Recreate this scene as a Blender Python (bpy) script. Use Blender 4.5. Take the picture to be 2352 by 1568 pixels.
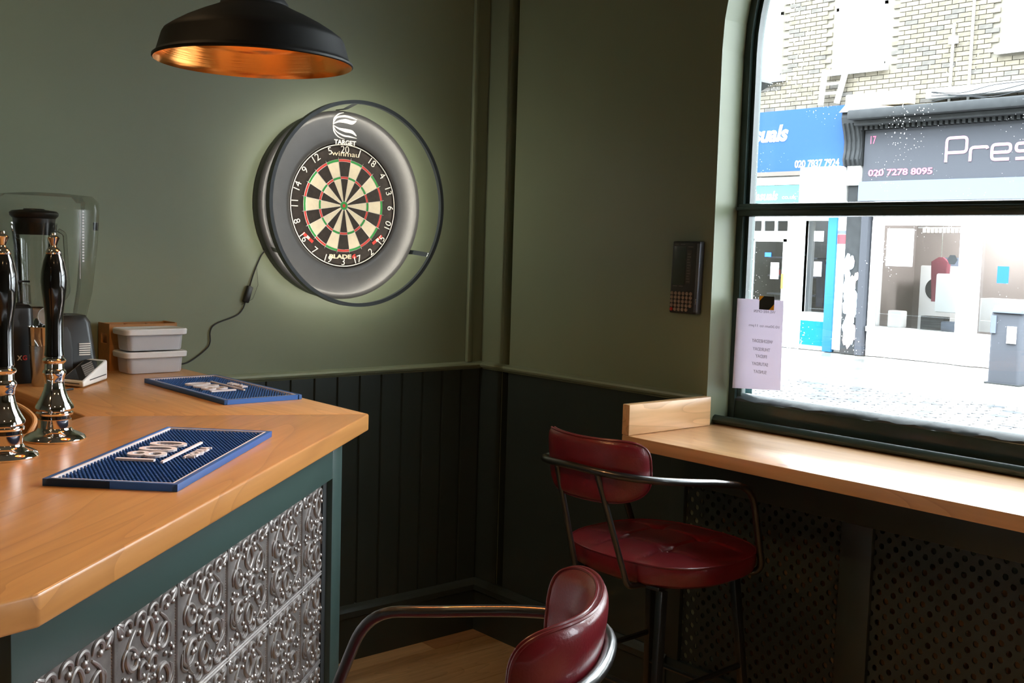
import bpy, bmesh, math, random
from math import pi, sin, cos, radians as R
from mathutils import Vector, Matrix
random.seed(7)
for o in list(bpy.data.objects): bpy.data.objects.remove(o)
S = bpy.context.scene; COL = S.collection

# ------------------------------------------------------------------ camera
FPX, PITCH, ROLL, YAW = 2511.8, 0.0842654, 0.0294370, 0.7126097
CAM = Vector((-2.906, -3.561, 1.6244))
fw = Vector((sin(YAW)*cos(PITCH), cos(YAW)*cos(PITCH), -sin(PITCH)))
r0 = Vector((cos(YAW), -sin(YAW), 0)); u0 = r0.cross(fw)
rt = r0*cos(ROLL)+u0*sin(ROLL); up = -r0*sin(ROLL)+u0*cos(ROLL)
cd = bpy.data.cameras.new('camera'); cam = bpy.data.objects.new('camera', cd); COL.objects.link(cam)
cd.sensor_width = 36; cd.sensor_fit = 'HORIZONTAL'; cd.lens = FPX/2352*36
cd.clip_start = .05; cd.clip_end = 200
cam.matrix_world = Matrix(((rt.x, up.x, -fw.x, CAM.x), (rt.y, up.y, -fw.y, CAM.y), (rt.z, up.z, -fw.z, CAM.z), (0, 0, 0, 1)))
S.camera = cam
# ------------------------------------------------------------------ world, exposure
w = bpy.data.worlds.new('World'); S.world = w; w.use_nodes = True
bg = w.node_tree.nodes['Background']; bg.inputs[0].default_value = (.86, .94, 1, 1); bg.inputs[1].default_value = 14.0
# overcast sky: about three times brighter overhead than at the horizon
_N, _L = w.node_tree.nodes, w.node_tree.links; _t = _N.new('ShaderNodeTexCoord'); _s = _N.new('ShaderNodeSeparateXYZ'); _m = _N.new('ShaderNodeMapRange')
_m.inputs[1].default_value = 0; _m.inputs[2].default_value = 1; _m.inputs[3].default_value = 11.5; _m.inputs[4].default_value = 35
_L.new(_t.outputs['Generated'], _s.inputs[0]); _L.new(_s.outputs[2], _m.inputs[0]); _L.new(_m.outputs[0], bg.inputs[1])
S.view_settings.view_transform = 'Standard'; S.view_settings.look = 'None'
S.view_settings.exposure = 0; S.view_settings.gamma = 1; S.view_settings.use_curve_mapping = False
# warm ceiling downlights of the room (above and behind the camera, out of frame)
def downlight(x, y, z, e, col, size=.09, spread=130, rx=0, ry=0):
    l = bpy.data.lights.new('downlight', 'AREA'); l.shape = 'DISK'; l.size = size; l.energy = e; l.color = col; l.spread = R(spread)
    o = bpy.data.objects.new('downlight', l); o.location = (x, y, z); o.rotation_euler = (R(rx), R(ry), 0); COL.objects.link(o)
WARM = (1, .66, .34)
for (x, y, e) in ((-3.1, -1.9, 4), (-3.6, -.7, .8), (-2.3, -.6, 1.5), (-4.2, -2.6, 5), (-3.0, -4.3, 8), (-.9, -4.4, 6)):
    downlight(x, y, 3.3, e, WARM)

# ------------------------------------------------------------------ materials
def nm(name): 
    m = bpy.data.materials.new(name); m.use_nodes = True; return m, m.node_tree.nodes, m.node_tree.links, m.node_tree.nodes['Principled BSDF']
def srgb(r, g, b):
    f = lambda c: (c/255/12.92) if c/255 <= .04045 else ((c/255+.055)/1.055)**2.4
    return (f(r), f(g), f(b), 1)
def plain(name, col, rough=.5, metal=0, spec=.5, noise=.0, nscale=20, bump=0, bscale=60, coat=0, emis=None, estr=0, trans=0, ior=1.45):
    m, N, L, b = nm(name)
    b.inputs['Base Color'].default_value = col; b.inputs['Roughness'].default_value = rough
    b.inputs['Metallic'].default_value = metal; b.inputs['Specular IOR Level'].default_value = spec
    b.inputs['Coat Weight'].default_value = coat; b.inputs['Coat Roughness'].default_value = .08
    if trans: b.inputs['Transmission Weight'].default_value = trans; b.inputs['IOR'].default_value = ior
    if emis: b.inputs['Emission Color'].default_value = emis; b.inputs['Emission Strength'].default_value = estr
    if noise or bump:
        tc = N.new('ShaderNodeTexCoord')
    if noise:
        n = N.new('ShaderNodeTexNoise'); n.inputs['Scale'].default_value = nscale; n.inputs['Detail'].default_value = 5
        L.new(tc.outputs['Object'], n.inputs['Vector'])
        mr = N.new('ShaderNodeMapRange'); mr.inputs[1].default_value = .3; mr.inputs[2].default_value = .7
        mr.inputs[3].default_value = 1-noise; mr.inputs[4].default_value = 1+noise; L.new(n.outputs[0], mr.inputs[0])
        mx = N.new('ShaderNodeVectorMath'); mx.operation = 'SCALE'; mx.inputs[0].default_value = col[:3]
        L.new(mr.outputs[0], mx.inputs['Scale']); L.new(mx.outputs[0], b.inputs['Base Color'])
    if bump:
        n2 = N.new('ShaderNodeTexNoise'); n2.inputs['Scale'].default_value = bscale; n2.inputs['Detail'].default_value = 4
        L.new(tc.outputs['Object'], n2.inputs['Vector'])
        bp = N.new('ShaderNodeBump'); bp.inputs['Strength'].default_value = bump; bp.inputs['Distance'].default_value = .002
        L.new(n2.outputs[0], bp.inputs['Height']); L.new(bp.outputs[0], b.inputs['Normal'])
    return m
def wood(name, c1, c2, rot=0, rough=.35, knots=True, stretch=7, scale=5.0, coat=.15, axis='x'):
    # cathedral grain: thin contour lines of a stretched noise field, plus fine fibres and knots
    m, N, L, b = nm(name)
    tc = N.new('ShaderNodeTexCoord'); mp = N.new('ShaderNodeMapping'); mp.inputs['Rotation'].default_value = (0, 0, rot)
    L.new(tc.outputs['Object'], mp.inputs['Vector'])
    sc = N.new('ShaderNodeMapping'); L.new(mp.outputs[0], sc.inputs['Vector'])
    sc.inputs['Scale'].default_value = {'x': (1/stretch, 1, 1), 'y': (1, 1/stretch, 1), 'z': (1, 1, 1/stretch)}[axis]
    n = N.new('ShaderNodeTexNoise'); n.inputs['Scale'].default_value = scale; n.inputs['Detail'].default_value = 2.0; n.inputs['Distortion'].default_value = .4
    L.new(sc.outputs[0], n.inputs['Vector'])
    mu = N.new('ShaderNodeMath'); mu.operation = 'MULTIPLY'; mu.inputs[1].default_value = 16; L.new(n.outputs[0], mu.inputs[0])
    fr = N.new('ShaderNodeMath'); fr.operation = 'FRACT'; L.new(mu.outputs[0], fr.inputs[0])
    rp = N.new('ShaderNodeValToRGB'); L.new(fr.outputs[0], rp.inputs[0])
    rp.color_ramp.elements[0].color = c1; rp.color_ramp.elements[0].position = 0
    e = rp.color_ramp.elements.new(.82); e.color = tuple(c1[i]*.9+c2[i]*.1 for i in range(3))+(1,)
    rp.color_ramp.elements[-1].position = 1.0; rp.color_ramp.elements[-1].color = tuple(c1[i]*.72+c2[i]*.28 for i in range(3))+(1,)
    f = N.new('ShaderNodeTexNoise'); f.inputs['Scale'].default_value = 45; f.inputs['Detail'].default_value = 3
    sc2 = N.new('ShaderNodeMapping'); L.new(mp.outputs[0], sc2.inputs['Vector'])
    sc2.inputs['Scale'].default_value = {'x': (.06, 1, 1), 'y': (1, .06, 1), 'z': (1, 1, .06)}[axis]
    L.new(sc2.outputs[0], f.inputs['Vector'])
    mx = N.new('ShaderNodeMixRGB'); mx.blend_type = 'MULTIPLY'; mx.inputs[0].default_value = .55
    fr2 = N.new('ShaderNodeValToRGB'); fr2.color_ramp.elements[0].position = .3; fr2.color_ramp.elements[0].color = (.72, .66, .6, 1); fr2.color_ramp.elements[1].position = .65; fr2.color_ramp.elements[1].color = (1, 1, 1, 1)
    L.new(f.outputs[0], fr2.inputs[0]); L.new(rp.outputs[0], mx.inputs[1]); L.new(fr2.outputs[0], mx.inputs[2])
    # broad tone change
    g = N.new('ShaderNodeTexNoise'); g.inputs['Scale'].default_value = 2.2; L.new(sc.outputs[0], g.inputs['Vector'])
    gr = N.new('ShaderNodeValToRGB'); gr.color_ramp.elements[0].position = .35; gr.color_ramp.elements[0].color = (.8, .74, .68, 1); gr.color_ramp.elements[1].position = .6; gr.color_ramp.elements[1].color = (1, 1, 1, 1)
    L.new(g.outputs[0], gr.inputs[0])
    m2 = N.new('ShaderNodeMixRGB'); m2.blend_type = 'MULTIPLY'; m2.inputs[0].default_value = .7; L.new(mx.outputs[0], m2.inputs[1]); L.new(gr.outputs[0], m2.inputs[2])
    out = m2
    if knots:
        v = N.new('ShaderNodeTexVoronoi'); v.inputs['Scale'].default_value = 4.2; v.inputs['Randomness'].default_value = 1
        s3 = N.new('ShaderNodeMapping'); s3.inputs['Scale'].default_value = {'x': (.5, 1, 1), 'y': (1, .5, 1), 'z': (1, 1, .5)}[axis]; L.new(mp.outputs[0], s3.inputs['Vector'])
        L.new(s3.outputs[0], v.inputs['Vector'])
        kr = N.new('ShaderNodeValToRGB'); kr.color_ramp.elements[0].position = .02; kr.color_ramp.elements[0].color = c2
        kr.color_ramp.elements[1].position = .07; kr.color_ramp.elements[1].color = (1, 1, 1, 1)
        L.new(v.outputs['Distance'], kr.inputs[0])
        m3 = N.new('ShaderNodeMixRGB'); m3.blend_type = 'MULTIPLY'; m3.inputs[0].default_value = .75; L.new(m2.outputs[0], m3.inputs[1]); L.new(kr.outputs[0], m3.inputs[2]); out = m3
    L.new(out.outputs[0], b.inputs['Base Color']); b.inputs['Roughness'].default_value = rough
    b.inputs['Coat Weight'].default_value = coat; b.inputs['Coat Roughness'].default_value = .25
    bp = N.new('ShaderNodeBump'); bp.inputs['Strength'].default_value = .12; bp.inputs['Distance'].default_value = .001; L.new(f.outputs[0], bp.inputs['Height']); L.new(bp.outputs[0], b.inputs['Normal'])
    return m
def pane_mat(name, tint=(1, 1, 1, 1), refl=.9, specks=False, rough=0):
    # thin glazing: fresnel mix of transparent and glossy, optionally with rain and dirt specks
    m = bpy.data.materials.new(name); m.use_nodes = True; N = m.node_tree.nodes; L = m.node_tree.links
    for n in list(N): N.remove(n)
    out = N.new('ShaderNodeOutputMaterial'); t = N.new('ShaderNodeBsdfTransparent'); t.inputs[0].default_value = tint
    g = N.new('ShaderNodeBsdfGlossy'); g.inputs['Roughness'].default_value = rough
    fr = N.new('ShaderNodeFresnel'); fr.inputs[0].default_value = 1.45
    mu = N.new('ShaderNodeMath'); mu.operation = 'MULTIPLY'; mu.inputs[1].default_value = refl; L.new(fr.outputs[0], mu.inputs[0])
    mx = N.new('ShaderNodeMixShader'); L.new(mu.outputs[0], mx.inputs[0]); L.new(t.outputs[0], mx.inputs[1]); L.new(g.outputs[0], mx.inputs[2])
    last = mx
    if specks:
        tc = N.new('ShaderNodeTexCoord')
        v = N.new('ShaderNodeTexVoronoi'); v.inputs['Scale'].default_value = 95; L.new(tc.outputs['Object'], v.inputs['Vector'])
        n = N.new('ShaderNodeTexNoise'); n.inputs['Scale'].default_value = 5; n.inputs['Detail'].default_value = 3; L.new(tc.outputs['Object'], n.inputs['Vector'])
        a = N.new('ShaderNodeMapRange'); a.inputs[1].default_value = .50; a.inputs[2].default_value = .72; a.inputs[3].default_value = .02; a.inputs[4].default_value = .2; L.new(n.outputs[0], a.inputs[0])
        lt = N.new('ShaderNodeMath'); lt.operation = 'LESS_THAN'; L.new(v.outputs['Distance'], lt.inputs[0]); L.new(a.outputs[0], lt.inputs[1])
        d = N.new('ShaderNodeBsdfTranslucent'); d.inputs[0].default_value = (.95, .95, .95, 1)
        m2 = N.new('ShaderNodeMixShader'); L.new(lt.outputs[0], m2.inputs[0]); L.new(mx.outputs[0], m2.inputs[1]); L.new(d.outputs[0], m2.inputs[2]); last = m2
    L.new(last.outputs[0], out.inputs[0]); return m
def emit(name, col, s):
    m, N, L, b = nm(name); b.inputs['Base Color'].default_value = (0, 0, 0, 1); b.inputs['Emission Color'].default_value = col; b.inputs['Emission Strength'].default_value = s; return m

M = {}
M['sage'] = plain('sage_paint', srgb(130, 140, 116), .42, noise=.03, nscale=3, bump=.15, bscale=25)
M['sage_trim'] = plain('sage_trim_paint', srgb(130, 140, 116), .3, noise=.03, nscale=5)
M['dado'] = plain('dado_paint', srgb(52, 60, 57), .34, noise=.05, nscale=6, bump=.1)
M['frame'] = plain('frame_gloss_paint', srgb(44, 58, 55), .22, noise=.08, nscale=8, bump=.35, bscale=12)
M['bargreen'] = plain('bar_green_paint', srgb(55, 72, 68), .38, noise=.03, nscale=5)
M['ceil'] = plain('ceiling_paint', srgb(120, 122, 112), .8)
M['darkwall'] = plain('far_wall_paint', srgb(92, 98, 84), .7)
M['bar_wood'] = wood('bar_top_wood', srgb(214, 152, 88), srgb(120, 66, 30), rot=-R(41.45), coat=.3, rough=.33)
M['bar_wood_y'] = wood('bar_top_wood_cross', srgb(216, 158, 96), srgb(120, 66, 30), rot=0, coat=.25, rough=.33, axis='y')
M['ledge_wood'] = wood('ledge_wood', srgb(238, 190, 138), srgb(150, 92, 50), axis='y', rough=.3, coat=1.0)
M['ledge_wood_x'] = wood('ledge_wood_cross', srgb(244, 202, 152), srgb(140, 82, 42), axis='x', rough=.3, coat=.2)
M['floor_a'] = wood('floor_wood_a', srgb(220, 180, 130), srgb(120, 80, 44), axis='x', rough=.35, scale=6)
M['floor_b'] = wood('floor_wood_b', srgb(190, 142, 96), srgb(100, 64, 34), axis='x', rough=.35, scale=7)
M['floor_c'] = wood('floor_wood_c', srgb(230, 194, 146), srgb(130, 88, 50), axis='x', rough=.35, scale=5)
M['bamboo'] = wood('bamboo_wood', srgb(190, 134, 72), srgb(130, 80, 36), axis='x', rough=.4, knots=False, coat=0)
M['leather'] = plain('oxblood_leather', srgb(112, 24, 34), .3, noise=.12, nscale=14, bump=.25, bscale=220, coat=.25)
M['piping'] = plain('leather_piping', srgb(104, 22, 32), .3, coat=.3)
M['tube'] = plain('black_tube_metal', (.010, .010, .010, 1), .3, metal=.0, spec=.7, coat=.5)
M['black'] = plain('black_plastic', (.012, .012, .012, 1), .35)
M['softblack'] = plain('soft_black', (.02, .021, .022, 1), .55)
M['lampblack'] = plain('lamp_enamel', (.004, .004, .004, 1), .55, spec=.3)
def copper():
    m, N, L, b = nm('copper_lining'); b.inputs['Base Color'].default_value = (.9, .38, .1, 1); b.inputs['Metallic'].default_value = 1; b.inputs['Roughness'].default_value = .22
    tc = N.new('ShaderNodeTexCoord'); mp = N.new('ShaderNodeMapping'); mp.inputs['Scale'].default_value = (4, 4, 260); L.new(tc.outputs['Object'], mp.inputs[0])
    n = N.new('ShaderNodeTexNoise'); n.inputs['Scale'].default_value = 1; L.new(mp.outputs[0], n.inputs['Vector'])
    bp = N.new('ShaderNodeBump'); bp.inputs['Strength'].default_value = .25; bp.inputs['Distance'].default_value = .001; L.new(n.outputs[0], bp.inputs['Height']); L.new(bp.outputs[0], b.inputs['Normal']); return m
M['copper'] = copper()
M['chrome'] = plain('chrome', (.85, .84, .83, 1), .07, metal=1)
M['steel'] = plain('brushed_steel', (.6, .6, .6, 1), .25, metal=1)
M['pewter'] = plain('aged_tin', (.31, .275, .26, 1), .42, metal=.85, noise=.25, nscale=30, bump=.1, bscale=120)
M['gloss_black'] = plain('polished_ebony', (.006, .006, .006, 1), .1, coat=1)
M['mat_blue'] = plain('blue_rubber', srgb(30, 78, 140), .5)
M['mat_dark'] = plain('blue_rubber_well', srgb(16, 36, 66), .55)
M['mat_white'] = plain('white_rubber', srgb(226, 214, 214), .55)
M['white'] = plain('white_plastic', srgb(232, 230, 226), .3)
M['screen'] = plain('black_glass', (.008, .009, .009, 1), .06, coat=1)
M['tub'] = plain('frosted_plastic', srgb(214, 216, 222), .35, trans=.25, ior=1.3)
M['tub_lid'] = plain('frosted_lid', srgb(226, 228, 230), .3)
M['clear'] = pane_mat('clear_plastic', (.965, .97, .965, 1), .6, rough=.08)
M['jug'] = pane_mat('clear_jug', (.93, .935, .93, 1), 1.2, rough=.03)
M['glass'] = pane_mat('window_glass', (.98, .99, .985, 1), .8, specks=True)
M['shopglass'] = pane_mat('shop_glass', (.92, .94, .95, 1), 1)
M['paper'] = plain('paper', srgb(232, 228, 236), .8)
m_, N_, L_, b_ = nm('translucent_paper')
tl = N_.new('ShaderNodeBsdfTranslucent'); tl.inputs[0].default_value = srgb(225, 220, 232); dd = N_.new('ShaderNodeBsdfDiffuse'); dd.inputs[0].default_value = srgb(235, 232, 238)
mm = N_.new('ShaderNodeMixShader'); mm.inputs[0].default_value = .38; L_.new(dd.outputs[0], mm.inputs[1]); L_.new(tl.outputs[0], mm.inputs[2]); L_.new(mm.outputs[0], N_['Material Output'].inputs[0]); M['paper'] = m_
M['ink'] = plain('grey_ink', srgb(150, 148, 158), .8)
M['tape_y'] = plain('yellow_tape', srgb(250, 180, 10), .5); M['tape_k'] = plain('black_tape', srgb(22, 22, 22), .5)
# darts
M['eva'] = plain('eva_foam', srgb(60, 60, 61), .33, noise=.06, nscale=30, bump=.15, bscale=400)
M['eva_side'] = plain('eva_side', (.006, .006, .006, 1), .5)
M['d_black'] = plain('sisal_black', srgb(44, 36, 32), .8, noise=.3, nscale=60)
M['d_cream'] = plain('sisal_cream', srgb(225, 214, 188), .8, noise=.05, nscale=60)
M['d_red'] = plain('sisal_red', srgb(205, 62, 55), .75); M['d_green'] = plain('sisal_green', srgb(48, 150, 70), .75)
M['d_white'] = plain('white_print', srgb(236, 232, 224), .5); M['wire'] = plain('wire', (.6, .58, .55, 1), .35, metal=1)
M['ring'] = plain('ring_grey_metal', srgb(58, 66, 70), .4)
M['led'] = emit('led_strip', (1, .93, .78, 1), 70)
M['bulb'] = emit('filament_bulb', (1, .6, .27, 1), 750)
# street
M['mortar'] = plain('mortar', srgb(116, 112, 103), .9)
M['brick_a'] = plain('stock_brick_a', srgb(109, 103, 91), .9, noise=.12, nscale=9)
M['brick_b'] = plain('stock_brick_b', srgb(99, 94, 84), .9, noise=.15, nscale=9)
M['brick_c'] = plain('stock_brick_c', srgb(90, 87, 83), .9, noise=.15, nscale=9)
M['wht'] = plain('white_exterior_paint', srgb(236, 236, 236), .5)
M['blind'] = plain('white_blind', srgb(240, 240, 240), .8)
M['blue'] = plain('blue_sign', srgb(38, 70, 132), .5)
M['skyblue'] = plain('sky_blue_paint', srgb(43, 102, 142), .5)
M['teal'] = plain('turquoise_panel', srgb(12, 102, 129), .5)
M['paleteal'] = plain('pale_teal_sign', srgb(82, 129, 130), .5)
M['dgrey'] = plain('dark_grey_paint', srgb(50, 52, 54), .5, noise=.15, nscale=8)
M['sgrey'] = plain('slate_sign', srgb(66, 68, 74), .45)
M['lgrey'] = plain('pale_grey_metal', srgb(100, 107, 122), .4)
M['pink'] = plain('pink_letters', srgb(191, 102, 129), .5); M['palepink'] = plain('pale_pink_letters', srgb(207, 153, 179), .5)
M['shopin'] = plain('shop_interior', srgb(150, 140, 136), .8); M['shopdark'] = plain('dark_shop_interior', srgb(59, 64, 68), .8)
M['navy'] = plain('navy_cloth', srgb(40, 44, 60), .9); M['red'] = plain('red_print', srgb(210, 60, 70), .6); M['greencloth'] = plain('green_cloth', srgb(18, 92, 62), .8)
M['sticker'] = plain('blue_sticker', srgb(20, 90, 190), .5)
def wet(name, c1, c2, sc):
    m, N, L, b = nm(name); tc = N.new('ShaderNodeTexCoord'); n = N.new('ShaderNodeTexNoise'); n.inputs['Scale'].default_value = sc; n.inputs['Detail'].default_value = 6
    L.new(tc.outputs['Object'], n.inputs['Vector']); rp = N.new('ShaderNodeValToRGB'); rp.color_ramp.elements[0].position = .35; rp.color_ramp.elements[1].position = .65
    rp.color_ramp.elements[0].color = c1; rp.color_ramp.elements[1].color = c2; L.new(n.outputs[0], rp.inputs[0]); L.new(rp.outputs[0], b.inputs['Base Color'])
    r2 = N.new('ShaderNodeMapRange'); r2.inputs[3].default_value = .12; r2.inputs[4].default_value = .4; L.new(n.outputs[0], r2.inputs[0]); L.new(r2.outputs[0], b.inputs['Roughness'])
    b.inputs['Specular IOR Level'].default_value = .5; return m
M['wet'] = wet('wet_pavement', srgb(84, 83, 80), srgb(112, 111, 108), 1.2)
M['pave_w'] = plain('pale_block', srgb(101, 101, 99), .35, noise=.08); M['pave_g'] = plain('grey_block', srgb(56, 59, 62), .3, noise=.08)
M['concrete'] = plain('concrete', srgb(150, 144, 128), .8, noise=.15)
M['graffiti'] = plain('torn_poster', srgb(150, 165, 185), .6, noise=.3, nscale=14)
M['graffiti2'] = plain('torn_poster_pink', srgb(205, 170, 165), .6, noise=.3, nscale=14)
M['moss'] = plain('mossy_rubble', srgb(120, 104, 80), .9, noise=.5, nscale=12)
M['key'] = plain('key_beige', srgb(150, 130, 116), .5); M['keyred'] = plain('key_red', srgb(190, 50, 40), .5)
M['rad'] = plain('radiator_paint', srgb(196, 158, 116), .5, noise=.2, nscale=25)
M['cable_w'] = plain('cream_cable', srgb(210, 160, 110), .5)

for k_ in ('mortar', 'brick_a', 'brick_b', 'brick_c', 'wht', 'blind', 'blue', 'skyblue', 'teal', 'paleteal', 'dgrey', 'sgrey', 'lgrey', 'pink', 'palepink'):
    b_ = M[k_].node_tree.nodes['Principled BSDF']; b_.inputs['Specular IOR Level'].default_value = .15; b_.inputs['Roughness'].default_value = .75
# ------------------------------------------------------------------ mesh builder
class MB:
    def __init__(s): s.v = []; s.f = []
    def add(s, vs, fs):
        o = len(s.v); s.v += [Vector(p) for p in vs]; s.f += [tuple(i+o for i in f) for f in fs]; return s
    def box(s, x0, x1, y0, y1, z0, z1):
        return s.add([(x, y, z) for x in (x0, x1) for y in (y0, y1) for z in (z0, z1)], [(0, 1, 3, 2), (4, 6, 7, 5), (0, 4, 5, 1), (2, 3, 7, 6), (0, 2, 6, 4), (1, 5, 7, 3)])
    def obox(s, c, ax, ay, az, hx, hy, hz):
        c = Vector(c); ax, ay, az = Vector(ax), Vector(ay), Vector(az)
        return s.add([c+ax*hx*i+ay*hy*j+az*hz*k for i in (-1, 1) for j in (-1, 1) for k in (-1, 1)], [(0, 1, 3, 2), (4, 6, 7, 5), (0, 4, 5, 1), (2, 3, 7, 6), (0, 2, 6, 4), (1, 5, 7, 3)])
    def prism(s, bot, top):
        n = len(bot); s.add(list(bot)+list(top), [tuple(range(n))[::-1], tuple(range(n, 2*n))]+[(i, (i+1) % n, (i+1) % n+n, i+n) for i in range(n)]); return s
    def tube(s, pts, r, n=8, closed=False, sy=1.0, normal=None, caps=True):
        pts = [Vector(p) for p in pts]; N = len(pts); rr = r if isinstance(r, (list, tuple)) else [r]*N
        ref = Vector(normal) if normal else None; rings = []; prev = None
        for i, p in enumerate(pts):
            a = pts[(i-1) % N] if (closed or i > 0) else p; b = pts[(i+1) % N] if (closed or i < N-1) else p
            t = (b-a).normalized()
            if ref: x = ref-t*ref.dot(t)
            else:
                x = prev if prev else (Vector((0, 0, 1)) if abs(t.z) < .9 else Vector((1, 0, 0)))
                x = x-t*x.dot(t)
            x.normalize(); prev = x; y = t.cross(x)
            rings.append([p+(x*cos(2*pi*k/n)*rr[i]*sy+y*sin(2*pi*k/n)*rr[i]) for k in range(n)])
        vs = [q for g in rings for q in g]; fs = []
        for i in range(N if closed else N-1):
            j = (i+1) % N
            for k in range(n): fs.append((i*n+k, i*n+(k+1) % n, j*n+(k+1) % n, j*n+k))
        if not closed and caps: fs += [tuple(range(n))[::-1], tuple((N-1)*n+k for k in range(n))]
        return s.add(vs, fs)
    def lathe(s, prof, c=(0, 0, 0), n=32, ax=None, cap=False):
        c = Vector(c); X, Y, Z = ax if ax else (Vector((1, 0, 0)), Vector((0, 1, 0)), Vector((0, 0, 1)))
        vs = [c+X*r*cos(2*pi*k/n)+Y*r*sin(2*pi*k/n)+Z*z for r, z in prof for k in range(n)]
        fs = [(i*n+k, i*n+(k+1) % n, (i+1)*n+(k+1) % n, (i+1)*n+k) for i in range(len(prof)-1) for k in range(n)]
        if cap: fs += [tuple(range(n))[::-1], tuple((len(prof)-1)*n+k for k in range(n))]
        return s.add(vs, fs)
    def ball(s, c, r, n=10, m=6, sz=1):
        return s.lathe([(max(1e-4, r*sin(pi*i/m)), -r*sz*cos(pi*i/m)) for i in range(m+1)], c, n)
    def grid(s, P, closed_u=False):
        a = len(P); b = len(P[0]); fs = []
        for i in range(a-1):
            for j in range(b if closed_u else b-1): fs.append((i*b+j, i*b+(j+1) % b, (i+1)*b+(j+1) % b, (i+1)*b+j))
        return s.add([p for row in P for p in row], fs)
    def build(s, name, mat, parent=None, local=False, origin=None, smooth=False, bevel=0, seg=2, kind=None, fix=True):
        off = Vector((0, 0, 0))
        if parent is not None and not local:
            p = parent
            while p is not None: off += p.location; p = p.parent
        if origin is not None: off = Vector(origin)
        me = bpy.data.meshes.new(name); me.from_pydata([tuple(v-off) for v in s.v], [], s.f); me.materials.append(mat)
        if fix:
            bm = bmesh.new(); bm.from_mesh(me); bmesh.ops.remove_doubles(bm, verts=bm.verts, dist=1e-6); bmesh.ops.recalc_face_normals(bm, faces=bm.faces)
            if bevel: bmesh.ops.bevel(bm, geom=[e for e in bm.edges if e.calc_face_angle(0) > .5], offset=bevel, segments=seg, profile=.5, affect='EDGES', clamp_overlap=True)
            bm.to_mesh(me); bm.free()
        if smooth or bevel:
            me.polygons.foreach_set('use_smooth', [True]*len(me.polygons)); me.set_sharp_from_angle(angle=R(38))
        o = bpy.data.objects.new(name, me); COL.objects.link(o)
        if parent is not None: o.parent = parent
        elif origin is not None: o.location = off
        if kind: o['kind'] = kind
        return o
def tag(o, label, cat, group=None):
    o['label'] = label; o['category'] = cat
    if group: o['group'] = group
    return o
def thing(name, label, cat, loc, rotz=0, group=None):
    o = bpy.data.objects.new(name, None); COL.objects.link(o); o.location = loc; o.rotation_euler = (0, 0, rotz); o.empty_display_size = .1
    return tag(o, label, cat, group)
def struct(o): o['kind'] = 'structure'; return o
def copy_tree(o, parent=None):
    c = o.copy(); COL.objects.link(c)
    if parent: c.parent = parent
    for ch in list(o.children): copy_tree(ch, c)
    return c
def catmull(P, n=8, closed=False):
    P = [Vector(p) for p in P]; out = []; N = len(P)
    for i in range(N if closed else N-1):
        g = (lambda k: P[k % N]) if closed else (lambda k: P[min(max(k, 0), N-1)])
        a, b, c, d = g(i-1), g(i), g(i+1), g(i+2)
        for j in range(n):
            t = j/n; out.append(.5*((2*b)+(c-a)*t+(2*a-5*b+4*c-d)*t*t+(3*b-a-3*c+d)*t**3))
    if not closed: out.append(P[-1])
    return out
def fillet(P, rad, n=6):
    P = [Vector(p) for p in P]; out = [P[0]]
    for i in range(1, len(P)-1):
        a = (P[i-1]-P[i]); b = (P[i+1]-P[i]); d = min(rad, a.length*.45, b.length*.45); a.normalize(); b.normalize()
        p0 = P[i]+a*d; p2 = P[i]+b*d
        for k in range(n+1):
            t = k/n; out.append(p0*(1-t)**2+P[i]*2*t*(1-t)+p2*t*t)
    out.append(P[-1]); return out
_tc = {}
def text_geo(s, bold=0., shear=0., res=4):
    k = (s, bold, shear)
    if k in _tc: return _tc[k]
    cu = bpy.data.curves.new('t', 'FONT'); cu.body = s; cu.offset = bold; cu.shear = shear; cu.resolution_u = res; cu.fill_mode = 'FRONT'
    ob = bpy.data.objects.new('t', cu); COL.objects.link(ob); dg = bpy.context.evaluated_depsgraph_get(); me = bpy.data.meshes.new_from_object(ob.evaluated_get(dg))
    bm = bmesh.new(); bm.from_mesh(me); bmesh.ops.remove_doubles(bm, verts=bm.verts, dist=1e-5)
    vs = [v.co.copy() for v in bm.verts]; bm.verts.index_update(); fs = [tuple(v.index for v in f.verts) for f in bm.faces]
    be = [tuple(v.index for v in (l.vert, l.link_loop_next.vert)) for e in bm.edges if len(e.link_loops) == 1 for l in e.link_loops]
    bm.free(); bpy.data.objects.remove(ob); bpy.data.curves.remove(cu); bpy.data.meshes.remove(me)
    x0 = min(v.x for v in vs); x1 = max(v.x for v in vs); y0 = min(v.y for v in vs); y1 = max(v.y for v in vs)
    vs = [((v.x-x0)/(x1-x0)-.5, (v.y-y0)/(y1-y0)-.5) for v in vs]
    _tc[k] = (vs, fs, be, (x1-x0)/(y1-y0)); return _tc[k]
def text(mb, s, c, X, Y, Z, wd, h, th=.001, bold=0., shear=0.):
    """letters with thickness th, fitted into width wd and height h, centred at c"""
    vs, fs, be, asp = text_geo(s, bold, shear)
    if wd is None: wd = h*asp
    c = Vector(c); X = Vector(X); Y = Vector(Y); Z = Vector(Z); n = len(vs)
    base = [c+X*(a*wd)+Y*(b*h) for a, b in vs]
    mb.add(base+[p+Z*th for p in base], [tuple(i+n for i in f) for f in fs]+[tuple(f[::-1]) for f in fs]+[(a, b, b+n, a+n) for a, b in be]); return mb
EX, EY, EZ = Vector((1, 0, 0)), Vector((0, 1, 0)), Vector((0, 0, 1))

# ================================================================== SETTING
ZR = 1.147       # top of the dado rail
def arch_z(y, y0, y1, zs, rise):
    c = (y0+y1)/2; a = abs(y1-y0)/2; t = max(0, 1-((y-c)/a)**2); return zs+rise*math.sqrt(t)
WY0, WY1, WZS, WR = -1.215, -3.0, 2.30, .86
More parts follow.
